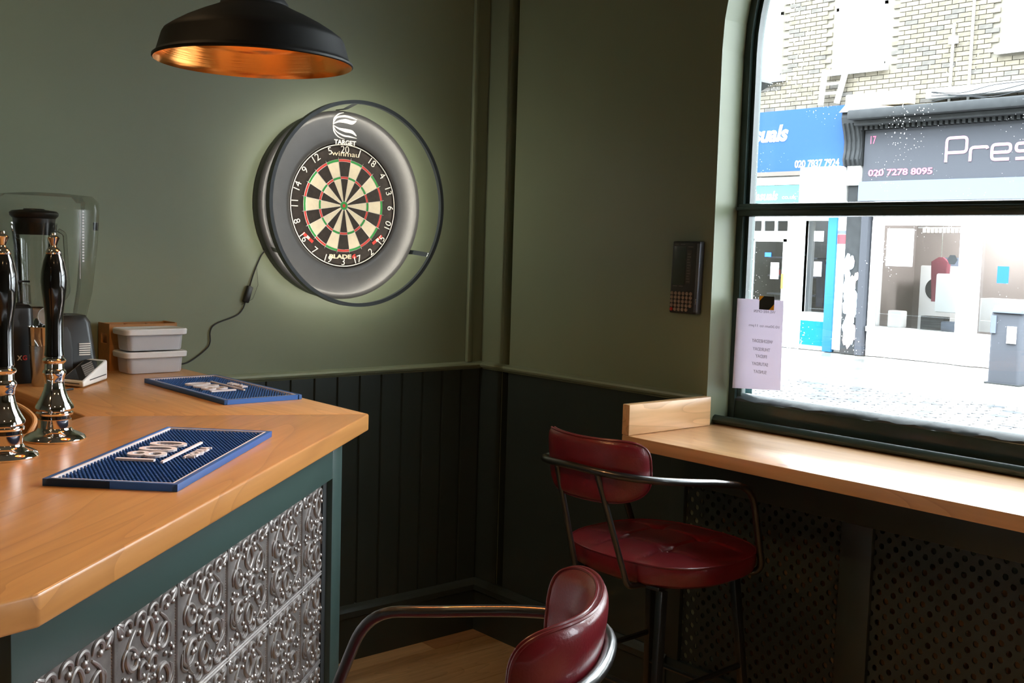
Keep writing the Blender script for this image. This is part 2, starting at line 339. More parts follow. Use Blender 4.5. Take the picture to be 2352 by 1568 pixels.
# floor slab and planks
struct(MB().box(-6, .12, -6.5, 0, -.12, -.012).build('floor', M['floor_b']))
fl = bpy.data.objects['floor']; pm = {}
k = 0
for row in range(22):
    y1 = -row*.118; x = 0-random.uniform(0, .9)*1.0
    xs = [0.0]; 
    while x > -3.2: xs.append(x); x -= random.uniform(.7, 1.3)
    xs.append(-3.2)
    for a, b in zip(xs[:-1], xs[1:]):
        if a-b < .05: continue
        MB().box(b+.0008, a-.0008, y1-.1172, y1-.0008, -.012, 0).build('plank', M[random.choice(['floor_a', 'floor_a', 'floor_b', 'floor_c'])], fl)
# ceiling and far walls
struct(MB().box(-6.2, .2, -6.7, .2, 3.35, 3.5).build('ceiling', M['ceil']))
struct(MB().box(-6.2, -6, -6.7, .2, 0, 3.35).build('wall_left', M['darkwall']))
struct(MB().box(-6, .2, -6.7, -6.5, 0, 3.35).build('wall_front', M['darkwall']))
# the rest of this side of the street: storeys above the bar and the houses on both sides
struct(MB().box(-6.2, .2, -6.7, .2, 3.5, 10).box(-6.2, .2, .2, 22, 0, 10).box(-6.2, .2, -26, -6.7, 0, 10).build('wall_upper', M['brick_b']))
# dart wall
wb = struct(MB().box(-6, .2, 0, .2, 0, 3.35).build('wall_back', M['sage']))
bd = MB().box(-.094, .094, -.012, 0, .19, 1.125)
for i in range(20):                                                    # tongue and groove boards of the dado
    x = -.01-i*.1
    MB().prism([(x-.098, -.002, .19), (x-.094, -.011, .19), (x-.006, -.011, .19), (x-.002, -.002, .19)], [(x-.098, -.002, 1.122), (x-.094, -.011, 1.122), (x-.006, -.011, 1.122), (x-.002, -.002, 1.122)]).build('board', M['dado'], wb)
struct(MB().box(-2.2, 0, -.0035, -.0005, 0, 1.125).build('trim_1', M['dado']))
def rail(name, pts, mat): # extruded dado rail section along x or y
    return struct(pts.build(name, mat, smooth=False))
sec = [(0, 1.121), (.012, 1.121), (.016, 1.127), (.026, 1.131), (.03, 1.139), (.026, 1.146), (.014, 1.149), (0, 1.152)]
rail('trim_2', MB().prism([(-6, -d, z) for d, z in sec], [(0.0, -d, z) for d, z in sec]), M['sage_trim'])
rail('trim_3', MB().prism([(-d, -.03, z) for d, z in sec], [(-d, -1.2, z) for d, z in sec]), M['sage_trim'])
bs = [(0, 0), (.022, 0), (.022, .17), (.034, .178), (.034, .2), (.022, .214), (.012, .223), (0, .223)]
def bb(name, fn, m=None): return struct(MB().prism([fn(d, z, 0) for d, z in bs], [fn(d, z, 1) for d, z in bs]).build(name, M['dado']))
bb('baseboard_back', lambda d, z, e: ((-6, 0)[e], -d, z))
bb('baseboard_right', lambda d, z, e: (-d, (0, -1.1)[e], z))
# wall with the window
wr = MB()
wr.box(0.042, .19, -1.215, 0, 0, 3.35)                                        # beside the window
wr.box(.125, .19, -3.0, -1.215, 0, 1.05)                                  # below the window, behind the radiator cover
wr.box(0.0, .19, -3.7, -3.0, 0, 3.35); wr.box(0, .19, -4.6, -3.7, 0, .9); wr.box(0, .19, -4.6, -3.7, 2.35, 3.35); wr.box(0, .19, -6.5, -4.6, 0, 3.35)
n = 28; ys = [WY0+(WY1-WY0)*(1-cos(pi*i/n))/2 for i in range(n+1)]
for a, b in zip(ys[:-1], ys[1:]):
    za, zb = arch_z(a, WY0, WY1, WZS, WR), arch_z(b, WY0, WY1, WZS, WR)
    wr.prism([(0, a, za), (0, b, zb), (0, b, 3.35), (0, a, 3.35)], [(.19, a, za), (.19, b, zb), (.19, b, 3.35), (.19, a, 3.35)])
wallr = struct(wr.build('wall_right', M['sage'], fix=False))
MB().box(0, .042, -1.215, -.186, 0, 3.35).build('plaster_face', M['sage'], wallr)
wallr.data.materials[0] = M['sage']
MB().box(0.0, .042, -.144, 0, 0, 3.35).build('corner_boxing', M['sage'], wallr, bevel=.003)
MB().box(-.006, 0, -.142, -.002, .2, 1.122).build('boxing_panel', M['dado'], wallr)
MB().box(-.006, 0, -1.10, -.188, .2, 1.122).build('dado_panel', M['dado'], wallr)
MB().box(.036, .042, -.186, -.144, .2, 1.122).box(.0, .036, -.1455, -.144, .2, 1.122).box(.0, .036, -.186, -.1845, .2, 1.122).build('dado_groove', M['dado'], wallr)
# vertical mouldings near the corner
mv = struct(MB().box(-.088, -.064, -.02, 0, 1.15, 3.35).build('trim_4', M['sage_trim'], bevel=.006))
mv = struct(MB().box(-.060, -.052, -.008, 0, 1.15, 3.35).build('trim_5', M['sage_trim'], bevel=.002))
mv = struct(MB().box(-.052, 0.0, -.0035, 0, 1.185, 1.189).build('trim_6', M['sage_trim']))

# window joinery
win = struct(MB().box(.118, .175, -1.238, WY0+.001, 1.06, 2.3).build('window_1', M['frame'], bevel=.003, origin=(.15, -2.1, 1.05)))
def wpart(mb, name, mat=M['frame'], **k): return mb.build(name, mat, win, **k)
def strip(name, off0, off1, x0, x1, zlo):
    mb = MB(); P = []
    ts = [pi*i/40 for i in range(41)]
    c = (WY0+WY1)/2; a = (WY0-WY1)/2
    def pt(t, off): return (c+(a-off)*cos(t), WZS+(WR-off)*sin(t))
    L = [(WY0-off0, zlo, WY0-off1)]
    rows = []
    path = [((WY0-off0, zlo), (WY0-off1, zlo))]+[(pt(t, off0), pt(t, off1)) for t in ts]+[((WY1+off0, zlo), (WY1+off1, zlo))]
    for (p, q) in path: rows.append([(x0, p[0], p[1]), (x0, q[0], q[1]), (x1, q[0], q[1]), (x1, p[0], p[1])])
    mb.grid(rows, True); return wpart(mb, name, smooth=True, fix=True)
strip('outer_frame', -.001, .026, .116, .18, 1.06)
strip('sash_stile', .024, .040, .132, .165, 1.06)
wpart(MB().box(.105, .165, WY1+.02, WY0-.012, 1.757, 1.80), 'meeting_rail', bevel=.006)
wpart(MB().box(.098, .13, WY1+.02, WY0-.006, 1.776, 1.788), 'rail_lip', bevel=.004)
wpart(MB().box(.12, .17, WY1+.02, WY0-.02, 1.05, 1.13), 'bottom_rail', bevel=.004)
# worn sloping top of the bottom rail
rows = []
for i in range(61):
    y = WY0-.02+(WY1-WY0+.04)*i/60; j = .0035*sin(i*1.7)+.002*sin(i*.61+1); 
    rows.append([(.121, y, 1.126+j*.5), (.122, y, 1.133+j), (.132, y, 1.142+j*.6), (.149, y, 1.152), (.162, y, 1.153), (.162, y, 1.126)])
wpart(MB().grid(rows, True), 'worn_putty_bead', plain('worn_bead', srgb(48, 56, 58), .35, bump=.5, bscale=30), smooth=True)
ss = [(.118, 1.05), (.05, 1.05), (.036, 1.056), (.032, 1.066), (.036, 1.076), (.046, 1.082), (.06, 1.079), (.07, 1.07), (.118, 1.072)]
wpart(MB().prism([(x, WY0-.0, z) for x, z in ss], [(x, WY1, z) for x, z in ss]), 'sill_nosing', smooth=True)
def panes():
    wpart(MB().box(.148, .152, WY1+.03, WY0-.03, 1.13, 1.76), 'lower_pane', M['glass'])
    mb = MB(); P = [(WY0-.03, 1.79)]+[((WY0+WY1)/2+((WY0-WY1)/2-.03)*cos(pi*i/30), WZS+(WR-.03)*sin(pi*i/30)) for i in range(31)]+[(WY1+.03, 1.79)]
    mb.prism([(.154, y, z) for y, z in P], [(.158, y, z) for y, z in P]); wpart(mb, 'upper_pane', M['glass'])
panes()
w2 = struct(MB().box(.1, .16, -4.6, -4.54, .9, 2.35).box(.1, .16, -3.76, -3.7, .9, 2.35).box(.1, .16, -4.54, -3.76, .9, .97).box(.1, .16, -4.54, -3.76, 2.28, 2.35).build('window_2', M['frame']))
# small bracket outside, past the top left of the glass
o = MB().prism([(.22, -1.03, 2.185), (.24, -1.16, 2.235), (.24, -1.14, 2.25), (.24, -1.0, 2.25), (.24, -1.0, 2.17)], [(.36, -1.03, 2.185), (.36, -1.16, 2.235), (.36, -1.14, 2.25), (.36, -1.0, 2.25), (.36, -1.0, 2.17)]).box(.25, .35, -1.105, -1.0, 2.25, 2.3).build('shopfront_bracket', M['dgrey'], origin=(.3, -1.05, 2.17))
tag(o, 'small grey moulded bracket outside the glass at the upper left edge of the window', 'bracket')

# window counter
wc = thing('window_counter', 'pale timber drinks shelf running along below the window', 'shelf', (-.2, -2.1, 1.0))
MB().box(-.402, .03, -3.4, -1.207, 1.011, 1.051).box(.03, .118, -2.995, -1.2155, 1.011, 1.05).build('shelf_board', M['ledge_wood'], wc, bevel=.003)
MB().box(-.402, -.002, -1.236, -1.2055, 1.0512, 1.149).build('end_board', M['ledge_wood_x'], wc, bevel=.003)

# radiator cover under the counter
rc = thing('radiator_cover', 'dark panelled radiator cover with perforated sheets under the window shelf', 'radiator cover', (0, -2.1, 0))
PAN = [(-1.15, -1.765), (-1.87, -2.49), (-2.60, -3.15)]
for a, b in ((-1.085, -1.15), (-1.765, -1.87), (-2.49, -2.60), (-3.15, -3.3)):
    MB().box(-.018, .03, b, a, .21, .835).build('stile', M['dado'], rc, bevel=.002)
MB().box(-.018, .03, -3.3, -1.085, .835, 1.0105).build('top_rail', M['dado'], rc, bevel=.002)
MB().box(-.018, .03, -3.3, -1.085, .0, .21).build('bottom_rail', M['dado'], rc, bevel=.002)
p = .046
for a, b in PAN:
    mb = MB(); nx = int((a-b)/p)+1; nz = int(.625/p)+1
    for i in range(-1, 2*nx+1):
        for j in range(-1, 2*nz+1):
            if (i+j) % 2: continue
            cy = a-i*p/2; cz = .21+j*p/2
            if cy > a+.001 or cy < b-.001 or cz < .209 or cz > .836: continue
            out = [(p/2, 0), (p/4, p/4), (0, p/2), (-p/4, p/4), (-p/2, 0), (-p/4, -p/4), (0, -p/2), (p/4, -p/4)]
            inn = [(.0088*cos(pi*q/4), .0098*sin(pi*q/4)) for q in range(8)]
            vs = [(-.004, cy+u, cz+v) for u, v in out]+[(-.004, cy+u, cz+v) for u, v in inn]+[(.002, cy+u, cz+v) for u, v in inn]+[(.002, cy+u, cz+v) for u, v in out]
            fs = [(q, (q+1) % 8, (q+1) % 8+8, q+8) for q in range(8)]+[(q+8, (q+1) % 8+8, (q+1) % 8+16, q+16) for q in range(8)]+[(q+16, (q+1) % 8+16, (q+1) % 8+24, q+24) for q in range(8)]
            mb.add(vs, fs)
    mb.build('perforated_panel', M['dado'], rc)
rd = thing('radiator', 'buff ribbed radiator seen through the perforated cover', 'radiator', (.07, -2.2, .12))
for i in range(30):
    y = -1.28-i*.06
    MB().box(.045, .1, y-.023, y+.023, .13, .74).build('section', M['rad'], rd, bevel=.008)

# ------------------------------------------------------------------ the bar
E0 = Vector((-1.388, -1.261, 0)); T = Vector((-.7494, -.6621, 0)); NN = Vector((.6621, -.7494, 0))
def bp(s, off, z): return E0+T*s-NN*off+EZ*z
E1 = bp(1.4771, 0, 0)
bar = thing('bar_counter', 'angled timber topped bar with dark green front and stamped tin tiles', 'bar', (-1.9, -1.3, 0))
zt, zb = 1.2, 1.158
def slab(pts, name, mat):
    MB().prism([(x, y, zb) for x, y in pts], [(x, y, zt) for x, y in pts]).build(name, mat, bar, bevel=.004, seg=3)
seam0 = (-1.988, -.957)
slab([(E0.x, E0.y), (E1.x, E1.y), (-3.3, -2.42), (-3.3, -1.72), (-2.62, -1.585), (-2.50, -1.42), seam0], 'worktop_board', M['bar_wood'])
slab([(E0.x, E0.y), seam0, (-1.99, -.39), (-3.4, -.36), (-3.4, -.003), (-1.377, -.003)], 'worktop_board', M['bar_wood_y'])
# body under the top
def bbox_(s0, s1, o0, o1, z0, z1): 
    P = [bp(s0, o0, 0), bp(s1, o0, 0), bp(s1, o1, 0), bp(s0, o1, 0)]
    return [p+EZ*z0 for p in P], [p+EZ*z1 for p in P]
MB().prism(*bbox_(.03, 1.43, .085, .50, 0, zb)).build('carcass', M['bargreen'], bar)
MB().prism([(-1.46, -1.22, 0), (-1.46, -.003, 0), (-1.93, -.003, 0), (-1.93, -1.0, 0)], [(-1.46, -1.22, zb), (-1.46, -.003, zb), (-1.93, -.003, zb), (-1.93, -1.0, zb)]).build('return_carcass', M['bargreen'], bar)
MB().prism(*bbox_(.026, .104, .06, .14, 0, zb)).build('corner_post', M['bargreen'], bar, bevel=.002)
MB().prism(*bbox_(.104, 1.44, .06, .09, 1.052, zb)).build('top_rail', M['bargreen'], bar, bevel=.002)
MB().prism(*bbox_(.104, 1.44, .06, .09, 0, .16)).build('kick_rail', M['bargreen'], bar, bevel=.002)
MB().prism(*bbox_(.104, .136, .074, .09, .16, 1.052)).build('shadow_gap', M['softblack'], bar)
MB().box(-3.4, -1.99, -.34, -.003, 0, zb).build('back_carcass', M['bamboo'], bar)
MB().box(-2.0, -1.93, -.95, -.33, .6, zb).build('inner_panel', M['bamboo'], bar)
MB().prism(*bbox_(.35, 1.6, .52, .64, .7, 1.13)).build('inner_rail', M['bamboo'], bar)
# stamped tin tile: local x to the right, y up, z out
TW, TH = .2175, .222
def tile_mesh():
    mb = MB(); d = .0045
    mb.box(0, TW, 0, TH, -.004, 0)
    mb.box(.0, .004, 0, TH, 0, .0035).box(TW-.004, TW, 0, TH, 0, .0035)
    mb.tube([(0, .003, .001), (TW, .003, .001)], .0035, 6); mb.tube([(0, TH-.003, .001), (TW, TH-.003, .001)], .0035, 6)
    nb = 44
    for i in range(nb):                                             # beaded side borders
        for x in (.0075, TW-.0075):
            y = TH*(i+.5)/nb; mb.add([(x-.0017, y, 0), (x, y-.0022, 0), (x+.0017, y, 0), (x, y+.0022, 0), (x, y, .0022)], [(0, 1, 4), (1, 2, 4), (2, 3, 4), (3, 0, 4)])
    def rib(P, r0=.0035, taper=True, ball=True, br=.0062):
        P = catmull([(a*TW, b*TH, .001) for a, b in P], 5); k = len(P)
        r = [r0*(.35+.65*(1-abs(2*i/(k-1)-1)**3)) for i in range(k)] if taper else r0
        mb.tube(P, [q*1.2 for q in r] if isinstance(r, list) else r*1.2, 8, sy=.85, normal=(0, 0, 1))
        if ball: mb.ball((P[-1].x, P[-1].y, .001), br, 8, 6, .8)
    def both(P, **k):
        rib(P, **k); rib([(1-a, b) for a, b in P], **k)
    # row of scroll waves along the top and the bottom
    for b0, sgn in ((.93, -1), (.07, 1)):
        for i, cx in enumerate((.2, .4, .6, .8)):
            rib([(cx-.09, b0+sgn*.06), (cx-.075, b0+sgn*.01), (cx-.02, b0-sgn*.012), (cx+.035, b0+sgn*.012), (cx+.04, b0+sgn*.06), (cx, b0+sgn*.075)], r0=.004, br=.0066)
    # long s scrolls beside an open field
    both([(.3, .84), (.2, .76), (.17, .66), (.22, .58), (.3, .57), (.33, .63), (.28, .66)], r0=.0042)
    both([(.13, .60), (.12, .68), (.18, .735), (.27, .72), (.33, .66), (.34, .6)], r0=.003)
    both([(.3, .14), (.2, .22), (.16, .33), (.22, .42), (.31, .42), (.34, .36), (.28, .33)], r0=.0045)
    both([(.12, .40), (.11, .31), (.18, .255), (.27, .27), (.32, .33)], r0=.003)
    both([(.09, .38), (.08, .28), (.155, .22), (.25, .23)], r0=.0025, ball=False)
    rib([(.5, .66), (.42, .74), (.45, .83), (.5, .86), (.55, .83), (.58, .74), (.5, .66)], r0=.004, ball=False, taper=False)
    rib([(.5, .34), (.42, .27), (.45, .18), (.5, .15), (.55, .18), (.58, .27), (.5, .34)], r0=.004, ball=False, taper=False)
    both([(.5, .5), (.44, .56), (.37, .54), (.37, .47), (.42, .46)], r0=.004)
    both([(.5, .55), (.47, .6), (.42, .62)], r0=.003); both([(.5, .45), (.46, .4), (.41, .395)], r0=.003)
    for a, b in ((.09, .5), (.13, .46), (.13, .54), (.5, .5), (.22, .5), (.36, .8), (.36, .2), (.09, .86), (.09, .14), (.5, .6), (.5, .4)):
        for aa in {a, 1-a}: mb.ball((aa*TW, b*TH, .001), .0052, 8, 6, .8)
    for sa in (0, 1):                                               # corner leaves
        for sb in (0, 1):
            for ang in (20, 45, 70):
                q = R(ang); l = .055 if ang == 45 else .04
                P = [(.03+.015*cos(q), .03+.015*sin(q)), (.03+.6*l/.2*cos(q)*.5, .03+.6*l/.2*sin(q)*.5+.01), (.03+l/.2*cos(q)*.55, .03+l/.2*sin(q)*.55)]
                P = [(1-a if sa else a, 1-b if sb else b) for a, b in P]
                rib(P, r0=.0042, ball=False)
    return mb
tm = tile_mesh().build('tin_tile', M['pewter'], None, local=True, smooth=True)
full = tm.data
bm = bmesh.new(); bm.from_mesh(full); bmesh.ops.bisect_plane(bm, geom=bm.verts[:]+bm.edges[:]+bm.faces[:], plane_co=(TW-(.138-.138)-.0745+.0, 0, 0), plane_no=(1, 0, 0), clear_outer=True)
cut = bpy.data.meshes.new('tin_tile_cut'); bm.to_mesh(cut); bm.free(); cut.materials.clear(); cut.materials.append(M['pewter'])
bpy.data.objects.remove(tm)
baseW = bar.location
for col in range(6):
    for row in range(4):
        s = .281+.2175*col if col else .281
        # left end (larger s) of each tile; local x runs back towards the corner
        sl = .281 if col == 0 else .281+.2175*col
        o = bpy.data.objects.new('tin_tile', cut if col == 0 else full); COL.objects.link(o); o.parent = bar
        P = bp(sl, .078, 1.048-.222*(row+1))-baseW
        X = -T; o.matrix_local = Matrix(((X.x, 0, NN.x, P.x), (X.y, 0, NN.y, P.y), (0, 1, 0, P.z), (0, 0, 0, 1)))

# bar mats
def bar_mat(name_label, corner, ax, ay, L, Wd, flip, group):
    t = thing('bar_mat', name_label, 'bar mat', (corner.x, corner.y, zt), 0, group)
    M4 = lambda a, b, c: Vector((ax.x*a+ay.x*b, ax.y*a+ay.y*b, c))
    def bx(mb, a0, a1, b0, b1, z0, z1): mb.prism([M4(a0, b0, z0), M4(a1, b0, z0), M4(a1, b1, z0), M4(a0, b1, z0)], [M4(a0, b0, z1), M4(a1, b0, z1), M4(a1, b1, z1), M4(a0, b1, z1)])
    h = .013; mb = MB(); bx(mb, 0, L, 0, .009, .0005, h); bx(mb, 0, L, Wd-.009, Wd, .0005, h); bx(mb, 0, .009, .009, Wd-.009, .0005, h); bx(mb, L-.009, L, .009, Wd-.009, .0005, h)
    mb.build('rim', M['mat_blue'], t, local=True, bevel=.001)
    mb = MB(); bx(mb, .009, L-.009, .009, Wd-.009, .001, .006); mb.build('base', M['mat_dark'], t, local=True)
    mb = MB()
    for a0, a1, b0, b1 in ((.009, L-.009, .009, .0135), (.009, L-.009, Wd-.0135, Wd-.009), (.009, .0135, .0135, Wd-.0135), (L-.0135, L-.009, .0135, Wd-.0135)): bx(mb, a0, a1, b0, b1, .004, h-.0004)
    mb.build('white_border', M['mat_white'], t, local=True)
    mb = MB(); st = .0078; i = 0
    a = .018
    while a < L-.017:
        b = .018+(st/2 if i % 2 else 0)
        while b < Wd-.017:
            c = M4(a, b, 0); r1, r2 = .0026, .002
            vs = [(c.x+r1*cos(q*pi/3), c.y+r1*sin(q*pi/3), .0055) for q in range(6)]+[(c.x+r2*cos(q*pi/3), c.y+r2*sin(q*pi/3), .0115) for q in range(6)]
            mb.add(vs, [(q, (q+1) % 6, (q+1) % 6+6, q+6) for q in range(6)]+[(6, 7, 8, 9, 10, 11)]); b += st
        a += st*.87; i += 1
    mb.build('rubber_nubs', M['mat_blue'], t, local=True, kind='stuff', fix=False)
    X, Y = (ax, ay) if not flip else (-ax, -ay)
    c = M4(L/2, Wd/2, 0); th = .004
    mb = MB(); z = EZ*.0115
    text(mb, '1800', c+Y*.034+z, X, Y, EZ, .19, .075, th, bold=.0); mb.build('numerals', M['mat_white'], t, local=True, fix=False)
    mb = MB(); cc = c-Y*.022; q = [cc+X*.105-Y*.0025, cc+X*.105+Y*.0025, cc-X*.105+Y*.0025, cc-X*.105-Y*.0025]
    mb.prism([v+z for v in q], [v+z+EZ*th for v in q]); mb.build('rule', M['mat_white'], t, local=True)
    mb = MB(); text(mb, 'TEQUILA', c-Y*.054+z, X, Y, EZ, .105, .024, th, bold=.03); mb.build('lettering', M['mat_white'], t, local=True, fix=False)
    return t
# near mat: long edge from its near right corner towards the far right corner
A0 = Vector((-2.141, -1.825, 0)); A1 = Vector((-1.753, -1.433, 0)); A2 = Vector((-2.282, -1.64, 0))
ax = (A1-A0).normalized(); ay = Vector((-ax.y, ax.x, 0))
bar_mat('blue rubber bar mat nearest the viewer, lying along the slanted edge of the bar', A0, ax, ay, .552, .235, False, 'blue bar mats on the counter')
B0 = Vector((-1.636, -.976, 0)); ax = (Vector((-1.629, -.448, 0))-B0).normalized(); ay = Vector((ax.y, -ax.x, 0))
# far mat: x along -y direction so that its writing faces the drinker's side
ax2 = Vector((0.0, 1, 0)); bar_mat('blue rubber bar mat farther away, beyond the corner seam near the dart wall', Vector((-1.404, -.955, 0)), Vector((0, 1, 0)), Vector((-1, 0, 0)), .52, .228, False, 'blue bar mats on the counter')

# beer pumps
def pump(label):
    t = thing('beer_pump', label, 'beer pump', (0, 0, zt), 0, 'beer hand pumps on the bar')
    base = [(.001, 0), (.060, 0), (.0615, .004), (.058, .010), (.048, .015), (.037, .020), (.034, .024), (.033, .027)]
    MB().lathe(base, n=48).build('base_flange', M['chrome'], t, local=True, smooth=True)
    MB().lathe([(.033, .026), (.033, .044), (.031, .0455)], n=48).build('waist_ring', M['chrome'], t, local=True, smooth=True)
    MB().lathe([(.0305, .044), (.0305, .052)], n=48).build('black_collar', M['gloss_black'], t, local=True, smooth=True)
    body = [(.030, .052), (.036, .054), (.037, .058), (.034, .061), (.035, .063), (.038, .067), (.0375, .072), (.033, .080), (.026, .093), (.021, .107), (.0185, .120), (.0205, .134), (.0235, .140), (.0225, .145), (.019, .149), (.0185, .160), (.022, .163), (.0235, .167), (.021, .171), (.017, .173), (.017, .176)]
    MB().lathe(body, n=48).build('chrome_column', M['chrome'], t, local=True, smooth=True)
    hd = [(.0165, .173), (.0195, .177), (.0185, .185), (.0175, .2), (.0172, .24), (.018, .262), (.0215, .29), (.025, .315), (.0262, .332), (.025, .350), (.0205, .372), (.0155, .385), (.0145, .388)]
    MB().lathe(hd, n=48).build('handle', M['gloss_black'], t, local=True, smooth=True)
    fn = [(.0145, .386), (.0165, .389), (.0155, .393), (.0125, .397), (.0075, .401), (.0062, .404), (.009, .412), (.0118, .418), (.0125, .420), (.011, .4225), (.0065, .4245), (.005, .427), (.0045, .430), (.0005, .431)]
    MB().lathe(fn, n=32).build('finial', M['chrome'], t, local=True, smooth=True)
    return t
pm1 = pump('black handled chrome beer pump, fully visible beside the bar mat'); pm1.location = (-2.148, -1.232, zt)
pm2 = copy_tree(pm1); pm2['label'] = 'black handled chrome beer pump cut off by the left edge of the picture'; pm2.location = (-2.287, -1.372, zt)
for ch in pm1.children:
    if ch.name.startswith('handle'): pass

# card reader
t = thing('card_reader', 'white wedge shaped card payment terminal with tilted black screen', 'card reader', (-1.75, -.40, zt))
q0, q1 = Vector((-1.862, -.405, zt)), Vector((-1.825, -.482, zt)); dv = Vector((.141, .175, 0)).normalized()*.20
q2, q3 = q1+dv, q0+dv
MB().prism([q0+EZ*.003, q1+EZ*.003, q2+EZ*.003, q3+EZ*.003], [q0+EZ*.02, q1+EZ*.02, q2+EZ*.062, q3+EZ*.062]).build('body', M['white'], t, bevel=.006, seg=3)
ins = lambda a, b, z0: q0+(q1-q0)*a+dv*b+EZ*(.02+.042*b+.0008)
MB().prism([ins(.1, .03, 0), ins(.93, .03, 0), ins(.93, .88, 0), ins(.1, .88, 0)], [ins(.1, .03, 0)+EZ*.0012, ins(.93, .03, 0)+EZ*.0012, ins(.93, .88, 0)+EZ*.0012, ins(.1, .88, 0)+EZ*.0012]).build('screen', M['screen'], t)
sn = Vector((dv.y, -dv.x, 0)).normalized()
P = [q1+dv*.25+EZ*.017, q1+dv*.93+EZ*.018, q1+dv*.93+EZ*.0205, q1+dv*.25+EZ*.0195]
MB().prism([p+sn*.0002 for p in P], [p+sn*.001 for p in P]).build('side_slot', M['softblack'], t)
e = (q1-q0).normalized(); P = [q0+e*.015-dv*.004+EZ*.0135, q1-e*.015-dv*.004+EZ*.0135, q1-e*.015-dv*.004+EZ*.011, q0+e*.015-dv*.004+EZ*.011]
MB().prism(P, [p+dv*.02 for p in P]).build('card_slot', M['softblack'], t)

# storage tubs and wooden caddy
def rrect(cx, cy, hx, hy, r, z, n=5):
    out = []
    for sx, sy, a0 in ((1, 1, 0), (-1, 1, 90), (-1, -1, 180), (1, -1, 270)):
        for i in range(n+1): a = R(a0+90*i/n); out.append((cx+sx*(hx-r)+r*cos(a), cy+sy*(hy-r)+r*sin(a), z))
    return out
def tub(z, label):
    t = thing('plastic_tub', label, 'tub', (-1.508, -.178, z), 0, 'stacked plastic tubs')
    MB().grid([rrect(0, 0, .092*s, .05*s, .018, h) for s, h in ((.3, .0015), (.93, .0015), (.96, .006), (1.0, .052), (1.04, .054))], True).build('tub_body', M['tub'], t, local=True, smooth=True)
    MB().grid([rrect(0, 0, .1, .058, .02, .050), rrect(0, 0, .103, .061, .022, .052), rrect(0, 0, .104, .062, .022, .066), rrect(0, 0, .101, .059, .02, .0695), rrect(0, 0, .094, .052, .016, .0695), rrect(0, 0, .09, .048, .014, .0665), rrect(0, 0, .01, .008, .002, .0665)], True).build('lid', M['tub_lid'], t, local=True, smooth=True)
    MB().grid([rrect(0, 0, .084*s, .043*s, .015, h) for s, h in ((.2, .004), (1, .004), (1, .04), (.2, .042))], True).build('contents', plain('tub_contents', srgb(172, 170, 180), .8, noise=.25, nscale=60), t, local=True, smooth=True)
    return t
tub(zt+.0, 'clear plastic tub with white lid, lower of the two stacked'); tub(zt+.0715, 'clear plastic tub with white lid, topmost of the two stacked')
t = thing('wooden_caddy', 'bamboo caddy box with a cut out handle behind the plastic tubs', 'caddy', (-1.51, -.075, zt))
cx0, cx1, cy0, cy1, ch = -1.612, -1.388, -.108, -.012, .150
mb = MB(); 
for x in (cx0, cx1-.007):                                            # ends with a hand hole
    yh0, yh1, zh0, zh1 = -.085, -.035, .085, .118
    for (a, b, c, d) in ((cy0, cy1, 0, zh0), (cy0, cy1, zh1, ch), (cy0, yh0, zh0, zh1), (yh1, cy1, zh0, zh1)): MB().box(x, x+.007, a, b, zt+c, zt+d).build('end_panel', M['bamboo'], t)
MB().box(cx0+.007, cx1-.007, cy0, cy0+.006, zt, zt+ch-.002).build('front_panel', M['bamboo'], t)
MB().box(cx0+.007, cx1-.007, cy1-.006, cy1, zt, zt+ch-.002).build('back_panel', M['bamboo'], t)
for f in (.36, .68): MB().box(cx0+(cx1-cx0)*f, cx0+(cx1-cx0)*f+.005, cy0+.006, cy1-.006, zt, zt+ch-.006).build('divider', M['bamboo'], t)
MB().box(cx0+.007, cx1-.007, cy0+.006, cy1-.006, zt, zt+.006).build('floor_panel', M['bamboo'], t)

# blender under a clear sound hood
t = thing('bar_blender', 'black bar blender standing inside a tall clear hood', 'blender', (-1.80, -.23, zt))
MB().grid([rrect(-1.79, -.2, .085, .075, .02, zt+.0015), rrect(-1.79, -.2, .085, .075, .02, zt+.03), rrect(-1.79, -.205, .066, .065, .02, zt+.17), rrect(-1.79, -.205, .055, .055, .02, zt+.19), rrect(-1.79, -.205, .01, .01, .004, zt+.19)], True).build('base', M['black'], t, smooth=True)
MB().grid([rrect(-1.815, -.28, .03, .008, .006, zt+.004), rrect(-1.815, -.279, .03, .008, .006, zt+.09), rrect(-1.812, -.268, .024, .008, .006, zt+.14), rrect(-1.81, -.262, .012, .006, .004, zt+.165)], True).build('control_panel', M['softblack'], t, smooth=True)
mb = MB()
for i in range(6): mb.box(-1.765, -1.732, -.2765, -.2755, zt+.072+i*.0065, zt+.0755+i*.0065)
mb.build('warning_label', M['d_white'], t)
hood = [(-1.845, -.215, .105, .07, 1.385), (-1.843, -.215, .118, .08, 1.46), (-1.84, -.215, .128, .088, 1.60), (-1.838, -.215, .131, .09, 1.70), (-1.838, -.215, .129, .088, 1.725), (-1.838, -.215, .115, .075, 1.742), (-1.838, -.215, .05, .03, 1.748), (-1.838, -.215, .003, .003, 1.748)]
MB().grid([rrect(a, b, c, d, min(.025, c*.6, d*.6), z) for a, b, c, d, z in hood], True).build('clear_hood', M['clear'], t, smooth=True)
MB().lathe([(.045, 1.392), (.047, 1.43), (.056, 1.6), (.063, 1.66)], (-1.878, -.235, 0), 32).build('jug', M['jug'], t, smooth=True)
MB().lathe([(.001, 1.625), (.05, 1.625), (.054, 1.635), (.058, 1.672), (.066, 1.680), (.067, 1.688), (.06, 1.694), (.03, 1.697), (.028, 1.70), (.001, 1.701)], (-1.878, -.235, 0), 32).build('jug_lid', M['black'], t, smooth=True)
